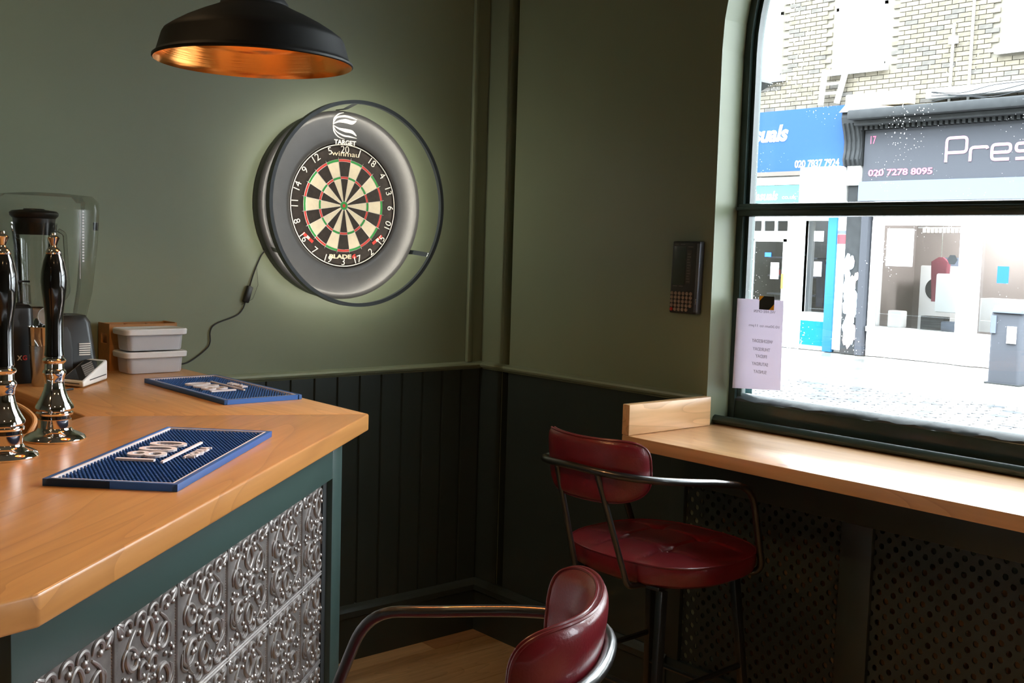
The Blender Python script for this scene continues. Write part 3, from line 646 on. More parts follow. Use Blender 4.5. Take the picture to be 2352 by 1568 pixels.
MB().lathe([(.048, 1.385), (.05, 1.39), (.05, 1.41), (.044, 1.414)], (-1.878, -.235, 0), 32).build('jug_collar', plain('jug_collar', srgb(150, 140, 130), .4), t, smooth=True)
MB().tube(fillet([(-1.815, -.25, 1.64), (-1.80, -.26, 1.63), (-1.79, -.26, 1.45), (-1.83, -.25, 1.42)], .02), .006, 8).build('jug_handle', M['jug'], t, smooth=True)
mb = MB()
for i in range(18): mb.box(-1.763, -1.758, -.301, -.299, 1.55+i*.0085, 1.555+i*.0085)
mb.box(-1.7705, -1.7695, -.3025, -.2985, 1.50, 1.70); mb.build('hood_seam', M['tub_lid'], t)
MB().obox((-1.712, -.262, 1.655), EX, EY, EZ, .004, .008, .012).build('hood_latch', M['softblack'], t, bevel=.002)
t = thing('drinks_machine', 'black machine behind the shaker with a pale mark at left edge', 'machine', (-1.95, -.22, zt))
MB().grid([rrect(-1.955, -.24, .062, .07, .02, zt+.0015), rrect(-1.955, -.24, .062, .07, .02, zt+.03), rrect(-1.955, -.235, .058, .06, .02, zt+.215), rrect(-1.955, -.235, .05, .05, .02, zt+.225), rrect(-1.955, -.235, .01, .01, .004, zt+.225)], True).build('body', M['black'], t, smooth=True)
mb = MB(); text(mb, 'X', (-1.943, -.3085, zt+.075), EX, EZ, -EY, .014, .014, .001, bold=.03); mb.build('letter_mark', M['d_white'], t)
mb = MB(); text(mb, 'G', (-1.929, -.3085, zt+.075), EX, EZ, -EY, .012, .014, .001, bold=.03); mb.build('red_mark', M['d_red'], t)
MB().grid([rrect(-1.955, -.235, .056, .055, .02, zt+.226), rrect(-1.955, -.235, .054, .052, .02, zt+.28), rrect(-1.955, -.235, .045, .04, .02, zt+.285)], True).build('clear_cover', M['clear'], t, smooth=True)
MB().tube([(-2.01, -.26, zt+.29), (-1.955, -.275, zt+.292), (-1.90, -.26, zt+.29)], .003, 6).build('rim_wire', M['softblack'], t)
t = thing('cocktail_shaker', 'tall steel cocktail shaker tin standing beside the beer pump', 'shaker', (-1.9, -.37, zt))
MB().lathe([(.001, .0), (.027, 0), (.0285, .003), (.035, .11), (.0355, .115)], (-1.9, -.37, zt), 32).build('lower_tin', M['steel'], t, smooth=True)
MB().lathe([(.0335, .105), (.0365, .165), (.038, .168), (.0365, .169), (.03, .12)], (-1.9, -.37, zt), 32).build('upper_tin', M['chrome'], t, smooth=True)
t = thing('strainer', 'round wire rimmed strainer propped above the shaker', 'strainer', (-1.885, -.345, zt+.171))
c = Vector((-1.884, -.36, zt+.196)); MB().tube([c+EX*.025*cos(a*pi/12)+EZ*.025*sin(a*pi/12) for a in range(24)], .002, 6, True).build('rim', M['steel'], t, smooth=True)
MB().lathe([(.001, 0), (.014, -.0005), (.024, -.001)], c, 24, (EX, EZ, EY)).build('mesh_disc', plain('strainer_mesh', srgb(120, 110, 98), .4, metal=.5), t)
MB().tube([c+EX*(-.02)+EZ*(-.015), c+EX*(-.022)-EZ*.0245], .002, 6).build('leg', M['steel'], t)
t = MB().lathe([(.0005, 0), (.03, 0), (.032, .004), (.032, .34), (.022, .42), (.010, .50), (.0095, .655), (.012, .66)], (-1.987, -.14, zt), 24).build('glass_bottle', M['jug'], origin=(-1.987, -.14, zt), smooth=True)
tag(t, 'slim clear glass neck rising behind the hood at the far left edge', 'bottle')
# cables and box behind the pumps
t = MB().tube(catmull([(-2.13, -.93, 1.0), (-2.11, -.90, 1.13), (-2.075, -.86, 1.19), (-2.10, -.66, 1.21), (-2.2, -.6, 1.19), (-2.3, -.7, 1.1)], 10), .006, 8).build('beer_line', M['cable_w'], origin=(-2.1, -.9, 1.0), smooth=True)
tag(t, 'cream plastic hose looping up behind the beer pumps', 'hose')
t = MB().tube(catmull([(-1.86, -.50, zt+.004), (-1.93, -.55, zt+.004), (-1.985, -.64, zt+.002), (-1.995, -.70, 1.14), (-1.995, -.75, 1.0)], 10), .003, 8).build('charging_cable', M['softblack'], origin=(-1.9, -.5, zt), smooth=True)
tag(t, 'thin dark cable dropping off the counter behind the beer pump', 'cable')

# ================================================================== BAR STOOLS
BZ = [Vector((-.392, 0)), Vector((-.392, .323)), Vector((.064-.15*cos(.475), .263-.15*sin(.475))), Vector((.064, .263))]
def bez(t):
    p = BZ[0]*(1-t)**3+BZ[1]*3*t*(1-t)**2+BZ[2]*3*t*t*(1-t)+BZ[3]*t**3
    return p, 1.039-.067*t**1.3
_L = [0]; _p = bez(0)[0]
for i in range(1, 201):
    q = bez(i/200)[0]; _L.append(_L[-1]+(q-_p).length); _p = q
def at_len(s):
    a = abs(s); i = 0
    while i < 199 and _L[i+1] < a: i += 1
    t = (i+(a-_L[i])/(_L[i+1]-_L[i]))/200; p, z = bez(t); p2 = bez(min(1, t+.004))[0]; p1 = bez(max(0, t-.004))[0]; d = (p2-p1).normalized()
    sg = 1 if s >= 0 else -1
    return Vector((p.x, p.y*sg)), Vector((d.y*-1, d.x*sg)) if False else Vector((d.y, -d.x*sg)), z   # point, inward normal
def superel(hd, hw, k, ex=.75):
    c, s = cos(k), sin(k); return math.copysign(abs(c)**ex, c)*hd, math.copysign(abs(s)**ex, s)*hw
def make_stool(label):
    t = thing('bar_stool', label, 'bar stool', (0, 0, 0), 0, 'oxblood leather bar stools')
    B = lambda mb, n, m, par=t, **k: mb.build(n, m, par, local=True, **k)
    zs = .762; hd, hw = .236, .263
    btn = [(-.085, -.088), (-.085, .088), (.085, -.088), (.085, .088)]
    seg = [(btn[0], btn[1]), (btn[0], btn[2]), (btn[1], btn[3]), (btn[2], btn[3])]+[(b, (b[0]*(2.35 if k == 0 else 1), b[1]*(2.5 if k == 1 else 1))) for b in btn for k in (0, 1)]
    def ds(p, a, b):
        ax, ay = b[0]-a[0], b[1]-a[1]; tt = max(0, min(1, ((p[0]-a[0])*ax+(p[1]-a[1])*ay)/(ax*ax+ay*ay))); return math.hypot(p[0]-a[0]-ax*tt, p[1]-a[1]-ay*tt)
    NR, NA = 56, 144; rows = []
    for i in range(NR+1):
        rho = .002+.998*(i/NR)**.85; row = []
        for k in range(NA):
            x, y = superel(hd*rho, hw*rho, 2*pi*k/NA, .75+.25*(1-rho))
            dome = .020*(1-rho**3.2)
            dz = 0
            for a, b in seg: dz -= .0062*math.exp(-(ds((x, y), a, b)/.0055)**2)*(1-rho**6)
            for b in btn: d = math.hypot(x-b[0], y-b[1]); dz -= .016*math.exp(-(d/.026)**2)
            row.append((x, y, zs+dome+max(dz, -.024)))
        rows.append(row)
    mb = MB(); mb.grid(rows, True)
    side = []
    for (sc, z) in ((1.0, zs), (1.012, zs-.008), (1.01, zs-.03), (.985, zs-.052), (.93, zs-.062), (.3, zs-.062)):
        side.append([(superel(hd*sc, hw*sc, 2*pi*k/NA)[0], superel(hd*sc, hw*sc, 2*pi*k/NA)[1], z) for k in range(NA)])
    mb.grid(side, True); seat = B(mb, 'seat', M['leather'], smooth=True)
    B(MB().tube([(*superel(hd*1.002, hw*1.002, 2*pi*k/90), zs) for k in range(90)], .0032, 6, True), 'piping', M['piping'], seat, smooth=True)
    mb = MB()
    for b in btn: mb.ball((b[0], b[1], zs+.004), .009, 12, 6, .45)
    B(mb, 'buttons', M['piping'], seat, smooth=True)
    # backrest
    HL, z0, hz = .243, 1.032, .0875
    def surf(s, tz, d):
        p, nn, _ = at_len(s); z = z0+tz+.022*(abs(s)/HL)**2.2*(1 if tz > 0 else .3)
        q = p+nn*(.030+d); return (q.x-.14*(tz), q.y, z)
    NA2 = 96
    def sheet(dfun, nr=16):
        rows = []
        for i in range(nr+1):
            rho = max(.003, i/nr); row = []
            for k in range(NA2):
                a, b = superel(HL*rho, hz*rho, 2*pi*k/NA2, .62+.38*(1-rho)); row.append(surf(a, b, dfun(rho)))
            rows.append(row)
        return rows
    B(MB().grid(sheet(lambda r: .004+.020*math.sqrt(max(0, 1-r**4))), True), 'back_cushion', M['leather'], smooth=True)
    B(MB().grid(sheet(lambda r: -.004-.014*math.sqrt(max(0, 1-r**5))), True).grid([[surf(*superel(HL, hz, 2*pi*k/NA2, .62), d) for k in range(NA2)] for d in (-.004, .004)], True), 'back_shell', M['leather'], smooth=True)
    for d in (.0045, -.0045): B(MB().tube([surf(*superel(HL*1.003, hz*1.003, 2*pi*k/NA2, .62), d) for k in range(NA2)], .0028, 6, True), 'back_piping', M['piping'], smooth=True)
    # arm rail: one bent tube from under the seat, round the back, to the other side
    ca = [(*bez(1-i/26)[0], bez(1-i/26)[1]) for i in range(7, 26)]
    half = [Vector((.12, .15, .694)), Vector((.166, .246, .697)), Vector((.066, .266, .972))]
    pre = fillet(half+[Vector(ca[0])], .07, 8)[:-1]
    P = pre+[Vector(p) for p in ca]; P = P+[Vector((-.392, 0, 1.039))]+[Vector((p.x, -p.y, p.z)) for p in P[::-1]]
    B(MB().tube(P, .0105, 12), 'arm_rail', M['tube'], smooth=True)
    for s in (1, -1):
        B(MB().tube(fillet([(-.379, s*.077, 1.036), (-.262, s*.100, .700), (-.14, s*.11, .694)], .02), .0085, 10), 'back_upright', M['tube'], smooth=True)
    B(MB().box(-.2, .2, -.16, .16, .688, .700), 'seat_plate', M['tube'], bevel=.003)
    legs = []
    for (ux, uy) in ((-1, -1), (-1, 1), (1, -1), (1, 1)):
        a = Vector((-.185 if ux < 0 else .145, uy*.16, .69)); b = Vector((-.265 if ux < 0 else .21, uy*.21, 0)); legs.append((a, b))
        d = (a-b).normalized(); X = Vector((1, 0, 0)); X = (X-d*X.dot(d)).normalized(); Y = d.cross(X); 
        c = [a+X*i*.014+Y*j*.011 for i, j in ((-1, -1), (1, -1), (1, 1), (-1, 1))]; e = [b+X*i*.012+Y*j*.010 for i, j in ((-1, -1), (1, -1), (1, 1), (-1, 1))]
        for q in e: q.z = 0
        B(MB().prism(e, c), 'leg', M['tube'], bevel=.002)
    at = lambda i, z: legs[i][1]+(legs[i][0]-legs[i][1])*(z/.69)
    for i, j, z in ((2, 3, .30), (0, 2, .40), (1, 3, .40), (0, 1, .40)): B(MB().tube([at(i, z), at(j, z)], .009, 8), 'stretcher', M['tube'], smooth=True)
    return t
st = make_stool('oxblood leather bar stool with black tube arms drawn up to the window shelf')
st.location = (-.448, -1.432, 0); st.rotation_euler.z = .021
s2 = copy_tree(st); s2.location = (-2.013, -2.176, 0); s2.rotation_euler.z = 2.239
s2['label'] = 'oxblood leather bar stool nearest the viewer, only its back and one arm showing'

# ================================================================== PENDANT LAMP
pc = (-1.812, -1.449, 0)
t = thing('pendant_lamp', 'black dome pendant lamp with a copper lining hanging over the bar', 'lamp', (-1.812, -1.449, 1.99))
Z0 = 1.992
outer = [(.2015, .000), (.204, .002), (.204, .006), (.199, .010), (.1955, .014), (.1848, .050), (.1805, .057), (.165, .068), (.14, .083), (.11, .098), (.085, .109), (.071, .116), (.068, .119)]
MB().lathe(outer, (pc[0], pc[1], Z0), 72).build('shade', M['lampblack'], t, smooth=True)
inner = [(.2015, .0), (.1965, .006), (.1935, .013), (.1825, .049), (.178, .056), (.162, .066), (.137, .081), (.107, .096), (.08, .107), (.03, .110), (.001, .110)]
MB().lathe(inner, (pc[0], pc[1], Z0), 72).build('lining', M['copper'], t, smooth=True)
MB().lathe([(.001, .175), (.03, .175), (.045, .168), (.052, .150), (.058, .136), (.068, .124), (.070, .117), (.066, .116)], (pc[0], pc[1], Z0), 48).build('cap', M['lampblack'], t, smooth=True)
MB().tube([(pc[0], pc[1], Z0+.17), (pc[0], pc[1], 3.35)], .004, 8).build('flex', M['softblack'], t)
MB().lathe([(.014, .112), (.014, .082), (.001, .082)], (pc[0], pc[1], Z0), 20).build('bulb_holder', M['softblack'], t, smooth=True)
MB().ball((pc[0], pc[1], Z0+.066), .019, 20, 12).build('bulb', M['bulb'], t, smooth=True)

# ================================================================== DARTBOARD
BX, BZc = -.717, 1.766
AX3 = (Vector((1, 0, 0)), Vector((0, 0, 1)), Vector((0, -1, 0)))       # local x right, y up, z towards the room
def bpnt(r, a, d): return Vector((BX+r*cos(a), -d, BZc+r*sin(a)))
sr = thing('dartboard_surround', 'round dark foam surround ring fixed to the wall about the dartboard', 'surround', (BX, 0, BZc))
MB().lathe([(.345, .001), (.347, .006), (.347, .040)], (BX, 0, BZc), 96, AX3).build('edge', M['eva_side'], sr, smooth=True)
MB().lathe([(.347, .040), (.346, .047), (.342, .053), (.335, .0575), (.322, .060), (.25, .060), (.236, .0595), (.231, .056), (.2295, .045), (.2295, .02)], (BX, 0, BZc), 96, AX3).build('foam_ring', M['eva'], sr, smooth=True)
lm = MB()                                                              # swept logo of curved blades
lx, lz = -.722, 2.058
def blade(pts, wds):
    P = catmull([(lx+a*.001, -.0602, lz+b*.001) for a, b in pts], 6); n_ = len(P); L_ = []; R_ = []
    for i, p in enumerate(P):
        a = P[max(0, i-1)]; b = P[min(n_-1, i+1)]; d = (b-a).normalized(); nrm = Vector((-d.z, 0, d.x)); k = i/(n_-1)*(len(wds)-1); j = min(int(k), len(wds)-2); wv = (wds[j]*(1-(k-j))+wds[j+1]*(k-j))*.001
        L_.append(p+nrm*wv); R_.append(p-nrm*wv)
    lm.grid([[a, b, b+Vector((0, -.0008, 0)), a+Vector((0, -.0008, 0))] for a, b in zip(L_, R_)], True)
blade([(-52, 0), (-48, 22), (-30, 40), (-8, 47)], [1.5, 2.5, 2, .5])
blade([(-52, -2), (-48, -24), (-30, -42), (-2, -50)], [1.5, 2.5, 2, .5])
blade([(-52, 4), (-38, 26), (-8, 34), (18, 33), (50, 26)], [.8, 2.5, 3.5, 3.5, .6])
blade([(-52, 2), (-30, 13), (0, 17), (28, 14), (46, 22)], [.8, 3.5, 7.5, 7, 1.5])
blade([(-52, -2), (-30, -12), (0, -17), (28, -20), (48, -33)], [.8, 3, 6.5, 6, 1.2])
blade([(-52, -4), (-38, -24), (-8, -36), (18, -38), (50, -42)], [.8, 2, 3, 3, .6])
lm.build('swept_logo', M['d_white'], sr)
mb = MB(); text(mb, 'TARGET', (-.722, -.0602, 1.997), EX, EZ, -EY, .094, .0175, .0008, bold=.035); mb.build('lettering', M['d_white'], sr, fix=False)
db = thing('dartboard', 'bristle dartboard with red, green, black and cream beds', 'dartboard', (BX, -.02, BZc))
DF = .0500
MB().lathe([(.001, .02), (.2288, .02), (.2288, DF), (.001, DF)], (BX, 0, BZc), 96, AX3).build('board', M['d_black'], db, smooth=True)
nums = [20, 1, 18, 4, 13, 6, 10, 15, 2, 17, 3, 19, 7, 16, 8, 11, 14, 9, 12, 5]
def seg(r0, r1, a0, a1, name, mat, n=4, par=db):
    mb = MB(); bt = []; tp = []
    for r_, rng in ((r0, range(n+1)), (r1, range(n, -1, -1))):
        for i in rng: a = a0+(a1-a0)*i/n; bt.append(bpnt(r_, a, DF+.0002)); tp.append(bpnt(r_, a, DF+.0014))
    mb.prism(bt, tp); return mb.build(name, mat, par)
for i in range(20):
    a = pi/2-i*pi/10; a0, a1 = a-pi/20+.006, a+pi/20-.006
    dark = i % 2 == 0
    bed, ringm = (M['d_black'], M['d_red']) if dark else (M['d_cream'], M['d_green'])
    seg(.0165, .0985, a0, a1, 'inner_bed', bed); seg(.108, .1615, a0, a1, 'outer_bed', bed)
    seg(.0993, .1070, a0, a1, 'treble_bed', ringm); seg(.1623, .1705, a0, a1, 'double_bed', ringm)
mb = MB().lathe([(.0065, DF+.0003), (.0065, DF+.0016), (.0155, DF+.0016), (.0155, DF+.0003)], (BX, 0, BZc), 40, AX3); mb.build('outer_bull', M['d_green'], db)
MB().lathe([(.0001, DF+.002), (.0062, DF+.002), (.0062, DF)], (BX, 0, BZc), 24, AX3).build('inner_bull', M['d_red'], db)
mb = MB()
for r_ in (.016, .0989, .1075, .1619, .171): mb.tube([bpnt(r_, 2*pi*k/80, DF+.0018) for k in range(80)], .0004, 4, True)
for i in range(20):
    a = pi/2-pi/20-i*pi/10; mb.tube([bpnt(.0165, a, DF+.0018), bpnt(.178, a, DF+.0018)], .00045, 4)
mb.build('wire_spider', M['wire'], db)
MB().tube([bpnt(.2235, 2*pi*k/96, DF+.003) for k in range(96)], .0016, 6, True).build('number_ring', M['d_white'], db, smooth=True)
for i, nn_ in enumerate(nums):
    a = pi/2-i*pi/10; rd_ = Vector((cos(a), 0, sin(a))); 
    Yv = rd_ if sin(a) > -.25 else -rd_
    if nn_ in (6,): Yv = rd_
    Xv = Vector((Yv.z, 0, -Yv.x))
    mb = MB(); text(mb, str(nn_), bpnt(.2065, a, DF+.0015), Xv, Yv, -EY, None, .026, .001, bold=-.005); mb.build('number', M['d_white'], db, fix=False)
mb = MB(); text(mb, 'winmau', (BX+.003, -DF-.001, BZc+.190), EX, EZ, -EY, .118, .017, .0012, bold=.0); mb.build('lettering', M['d_cream'], db, fix=False)
mb = MB(); text(mb, 'BLADE', (BX-.012, -DF-.001, BZc-.188), EX, EZ, -EY, .095, .016, .0012, bold=.04); mb.build('lettering', M['d_cream'], db, fix=False)
mb = MB(); text(mb, '6', (BX+.048, -DF-.001, BZc-.186), EX, EZ, -EY, .018, .018, .0012, bold=.05); mb.build('red_numeral', M['d_red'], db, fix=False)
for s in (-1, 1):                                                     # small red logo marks at the lower left and right
    a = R(-90+s*51); c = bpnt(.193, a, DF+.001); Xv = Vector((cos(R(s*38)), 0, sin(R(s*38)))); Yv = Vector((-Xv.z, 0, Xv.x))
    mb = MB(); mb.obox(c, Xv, Yv, EY, .026, .0055, .0006); mb.build('red_badge', M['d_red'], db)
    mb = MB(); text(mb, 'm', c-EY*.0007, Xv, Yv, -EY, .014, .010, .0006, bold=.06); mb.build('badge_mark', M['d_white'], db, fix=False)

lr = thing('dartboard_light_ring', 'thin dark ring lamp held in front of the dartboard on three brackets', 'light ring', (-.706, 0, 1.770))
RX, RZ, RR = -.7075, 1.770, .3695
def lathe_box(r0, r1, d0, d1): return [(r0, d0), (r1, d0), (r1, d1), (r0, d1), (r0, d0)]
MB().lathe([(RR-.009, .144), (RR-.001, .144), (RR-.001, .131), (RR+.004, .131), (RR+.004, .158), (RR-.009, .158), (RR-.009, .144)], (RX, 0, RZ), 128, AX3).build('ring_frame', M['ring'], lr, smooth=True)
MB().lathe([(RR-.0015, .1435), (RR-.0015, .1345)], (RX, 0, RZ), 128, AX3).build('led_strip', M['led'], lr)
MB().lathe([(RR-.0005, .1305), (RR+.0035, .1305)], (RX, 0, RZ), 128, AX3).build('back_glow_strip', emit('led_back', (1, .93, .78, 1), 38), lr)
for a in (R(92), R(-29), R(209)):
    d = Vector((cos(a), 0, sin(a))); tt = Vector((-sin(a), 0, cos(a))); c0 = Vector((RX, 0, RZ))
    p0 = c0+d*.350; br = MB()
    br.obox(p0-EY*.03, d, tt, EY, .001, .009, .028)
    A_ = p0-EY*.055; B_ = c0+d*(RR-.004)-EY*.131; m_ = (A_+B_)/2; ax_ = (B_-A_).normalized(); nz = ax_.cross(tt)
    br.obox(m_, ax_, tt, nz, (B_-A_).length/2, .009, .0012)
    b = br.build('bracket', M['ring'], lr)
    MB().ball(B_+tt*.005-EY*.001, .0022, 8, 6).ball(B_-tt*.005-EY*.001, .0022, 8, 6).build('screw', M['chrome'], b)
cord = catmull([(-1.012, -.02, 1.60), (-1.03, -.006, 1.575), (-1.057, -.006, 1.515), (-1.074, -.006, 1.465)], 6)
MB().tube(cord, .0026, 6).build('power_cord', M['softblack'], lr, smooth=True)
MB().tube(catmull([(-1.092, -.008, 1.408), (-1.10, -.006, 1.385), (-1.125, -.006, 1.362), (-1.20, -.006, 1.335), (-1.222, -.006, 1.31), (-1.223, -.006, 1.27), (-1.24, -.006, 1.245), (-1.305, -.012, 1.205), (-1.38, -.05, 1.204)], 8), .0026, 6).build('power_cord', M['softblack'], lr, smooth=True)
MB().obox((-1.083, -.010, 1.437), Vector((.3, 0, .95)).normalized(), Vector((.95, 0, -.3)).normalized(), EY, .03, .011, .0085).build('inline_switch', M['black'], lr, bevel=.004)
MB().tube([(-1.105, -.004, 1.40), (-1.06, -.004, 1.42), (-1.04, -.004, 1.47), (-1.045, -.004, 1.53)], .0006, 4).build('loose_tie', M['softblack'], lr)

# ================================================================== SCORER ON THE WALL
t = thing('dart_scorer', 'dark electronic darts scorer with rows of round keys hanging on the wall', 'scorer', (0, -1.115, 1.42))
FX = -.0275                                                            # front face
K0 = Vector((FX, -1.053, 1.422)); KY = Vector((0, -.122, 0)); KZ = Vector((0, -.006, .246))
kp = lambda a, b, d=0: K0+KY*a+KZ*b+Vector((-d, 0, 0))
def quadbox(mb, a0, a1, b0, b1, d0, d1): mb.prism([kp(a0, b0, d0), kp(a1, b0, d0), kp(a1, b1, d0), kp(a0, b1, d0)], [kp(a0, b0, d1), kp(a1, b0, d1), kp(a1, b1, d1), kp(a0, b1, d1)])
mb = MB(); quadbox(mb, 0, 1, 0, 1, -.027, 0); mb.build('case', plain('scorer_case', srgb(46, 46, 48), .45), t, bevel=.006, seg=3)
mb = MB(); quadbox(mb, .9, 1.0, .03, .97, -.01, .0012); mb.build('side_trim', plain('scorer_trim', srgb(84, 88, 96), .35), t, bevel=.0005)
mb = MB(); quadbox(mb, .08, .52, .40, .93, 0, .0008); mb.build('display', M['screen'], t)
mb = MB(); quadbox(mb, .56, .72, .42, .88, 0, .0008); mb.build('score_panel', plain('score_panel', srgb(66, 62, 58), .5), t)
mb = MB()
for i in range(11): quadbox(mb, .58, .70-.02*(i % 3), .44+i*.038, .448+i*.038, .0008, .0012)
for (a, b, c) in ((.1, .22, .955), (.3, .46, .955), (.1, .26, .375), (.32, .46, .375), (.58, .76, .92)): quadbox(mb, a, b, c, c+.007, 0, .0006)
mb.build('fine_print', plain('fine_print', srgb(120, 112, 104), .6), t)
for r_ in range(5):
    for c_ in range(6 if r_ else 5):
        P = kp(.10+c_*.135, .055+r_*.056, .001)
        MB().lathe([(.0001, .0035), (.0055, .003), (.0065, 0)], P, 12, (Vector((0, -1, 0)), Vector((0, 0, 1)), Vector((-1, 0, 0)))).build('key', M['keyred'] if (r_ == 0 and c_ == 0) else M['key'], t, smooth=True)
mb = MB()
for i in range(4): quadbox(mb, .955+.012*(i % 2), .965+.012*(i % 2), .14+i*.02, .152+i*.02, .001, .0025)
mb.build('side_dots', M['white'], t)

# ================================================================== NOTICE ON THE GLASS
t = thing('opening_hours_notice', 'white paper sheet of opening hours, seen from behind, on the lower left window corner', 'notice', (.11, -1.34, 1.18))
MB().prism([(.1085, -1.236, 1.172), (.1085, -1.432, 1.186), (.1085, -1.427, 1.482), (.1085, -1.24, 1.480)], [(.1088, -1.236, 1.172), (.1088, -1.432, 1.186), (.1088, -1.427, 1.482), (.1088, -1.24, 1.480)]).build('sheet', M['paper'], t)
mb = MB()
def pl(px, py):  # paper pixel proportions to the sheet plane
    a = (px-1692)/108; b = (py-686)/207; return Vector((.1083, -1.24-a*.19, 1.481-b*.302))
for s_, px, py, wd, h in (('WE ARE OPEN', 1757, 713, .086, .009), ('10:30am to 11pm', 1757, 747, .122, .011), ('WEDNESDAY', 1755, 781, .084, .011), ('THURSDAY', 1754, 800, .070, .011), ('FRIDAY', 1754, 816, .046, .011), ('SATURDAY', 1752, 834, .066, .011), ('SUNDAY', 1753, 852, .052, .011)):
    mb = MB(); text(mb, s_, pl(px, py), EY, EZ, -EX, wd, h, .0003); mb.build('mirrored_lettering', M['ink'], t, fix=False)
tp = MB().box(.1074, .1078, -1.392, -1.332, 1.448, 1.493).build('tape', M['tape_k'], t)
MB().prism([(.1070, -1.332, 1.493), (.1070, -1.350, 1.493), (.1070, -1.332, 1.476)], [(.1074, -1.332, 1.493), (.1074, -1.350, 1.493), (.1074, -1.332, 1.476)]).prism([(.1070, -1.392, 1.448), (.1070, -1.372, 1.448), (.1070, -1.392, 1.468)], [(.1074, -1.392, 1.448), (.1074, -1.372, 1.448), (.1074, -1.392, 1.468)]).build('yellow_stripe', M['tape_y'], tp)
MB().box(.1465, .1475, -1.29, -1.262, 1.155, 1.172).build('pale_tape', M['paleteal'], win)

# ================================================================== THE STREET
XF = 13.8
FXv, FYv, FZv = -EY, EZ, -EX
def fb(y0, y1, z0, z1, d0, d1, mb=None):         # box on the facade; d is how far it stands out towards the street
    mb = mb or MB(); return mb.box(XF-d1, XF-d0, min(y0, y1), max(y0, y1), z0, z1)
struct(MB().box(.2, 30, -25, 30, -.2, -.03).build('street_ground', M['wet']))
struct(MB().box(.2, 13.8, -25, 30, -.03, -.012).build('pavement', M['wet']))
pv = bpy.data.objects['pavement']; pvm = []
hexa = [(-.068, -.055), (.0, -.078), (.068, -.055), (.068, .115), (0, .138), (-.068, .115)]
for mt in ('pave_w', 'pave_g'):
    o = MB().prism([(x, y*1.25, -.012) for x, y in hexa], [(x, y*1.25, .0) for x, y in hexa]).build('paving_block', M[mt]); pvm.append(o.data); bpy.data.objects.remove(o)
random.seed(3); cnt = 0
for i in range(20):
    for j in range(15):
        o = bpy.data.objects.new('paving_block', pvm[0 if random.random() < .62 else 1]); COL.objects.link(o); o.parent = pv
        o.location = (6.72+i*.148, .75+j*.262+(.131 if i % 2 else 0)+i*.05, random.uniform(-.001, .001))
# building across the street
bld = thing('terraced_building', 'pale brick terrace across the street above the shop signs', 'building', (XF, 6.5, 0))
MB().box(XF+.012, XF+.3, -6, 18, 4.0, 7.3).build('wall_mass', M['mortar'], bld)
MB().box(XF+.0, XF+.3, -6, 18, 2.28, 4.0).build('fascia_wall', M['wht'], bld)
for a, b in ((-6, 2.9), (6.5, 7.2), (7.87, 8.19), (9.2, 18)): MB().box(XF+.0, XF+.3, a, b, 0, 2.28).build('pier', M['wht'], bld)
MB().box(XF, XF+.3, 2.9, 6.5, 0, .5).build('stall_riser', M['wht'], bld)
MB().box(XF, XF+.3, 7.2, 7.87, 0, .66).build('stall_riser', M['wht'], bld)
MB().box(XF, XF+.3, 8.19, 9.2, 0, .12).build('threshold', M['wht'], bld)
MB().box(15.6, 15.7, 2.7, 6.9, 0, 3).box(XF+.3, 15.7, 2.7, 2.9, 0, 3).box(XF+.3, 15.7, 6.75, 6.9, 0, 3).box(XF+.3, 15.7, 2.7, 6.9, 2.6, 2.7).build('shop_room', M['shopin'], bld)
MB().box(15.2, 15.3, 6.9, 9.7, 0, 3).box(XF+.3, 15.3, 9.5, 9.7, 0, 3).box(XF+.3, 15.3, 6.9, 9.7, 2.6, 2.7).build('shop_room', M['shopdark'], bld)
holes = [(8.55, 9.75, 4.78, 7.2), (6.46, 7.50, 4.78, 7.0), (3.5, 4.57, 4.79, 6.8)]
bm_ = {}
for mt in ('brick_a', 'brick_b', 'brick_c'):
    o = MB().box(-.014, .014, -.1075, .1075, -.0325, .0325).build('brick', M[mt]); bm_[mt] = o.data; bpy.data.objects.remove(o)
spots = []; random.seed(5)
for c_ in range(34):
    z = 4.06+c_*.075
    for k in range(27):
        y = 3.9+k*.2265+(.113 if c_ % 2 else 0)
        if any(a-.1 < y < b+.1 and z0 < z < z1 for a, b, z0, z1 in holes) or y > 9.6: continue
        spots.append((y, z, random.choice(['brick_a']*6+['brick_b']*3+['brick_c'])))
spots.sort(key=lambda q: (q[0]-CAM.y)**2+(q[1]-CAM.z)**2)
rest = MB(); mi = []
for i, (y, z, mt) in enumerate(spots):
    if i < 300:
        o = bpy.data.objects.new('brick', bm_[mt]); COL.objects.link(o); o.parent = bld; o.location = (0, y-6.5, z)
    else: rest.box(XF-.014, XF+.014, y-.1075, y+.1075, z-.0325, z+.0325); mi += [('brick_a', 'brick_b', 'brick_c').index(mt)]*6
o = rest.build('further_bricks', M['brick_a'], bld, kind='stuff', fix=False); o.data.materials.append(M['brick_b']); o.data.materials.append(M['brick_c']); o.data.polygons.foreach_set('material_index', mi)
def sash(y0, y1, z0, z1, sy0, sy1):
    wn = fb(y0, y1, z0, z1, -.05, -.01).build('window', M['blind'], bld)
    mb = fb(y0, y0+.05, z0, z1, -.01, .02); fb(y1-.05, y1, z0, z1, -.01, .02, mb); fb(y0, y1, z0, z0+.06, -.01, .025, mb); fb(y0, y1, (z0+z1)/2-.03, (z0+z1)/2+.03, -.01, .02, mb)
    mb.build('sash_frame', M['wht'], wn); fb(sy0, sy1, z0-.09, z0, 0, .12).build('sill', M['wht'], wn, bevel=.01)
sash(8.57, 9.7, 4.87, 7.1, 8.45, 9.8); sash(6.5, 7.46, 4.86, 6.9, 6.42, 7.52); sash(3.5, 4.53, 4.90, 6.7, 3.4, 4.60)
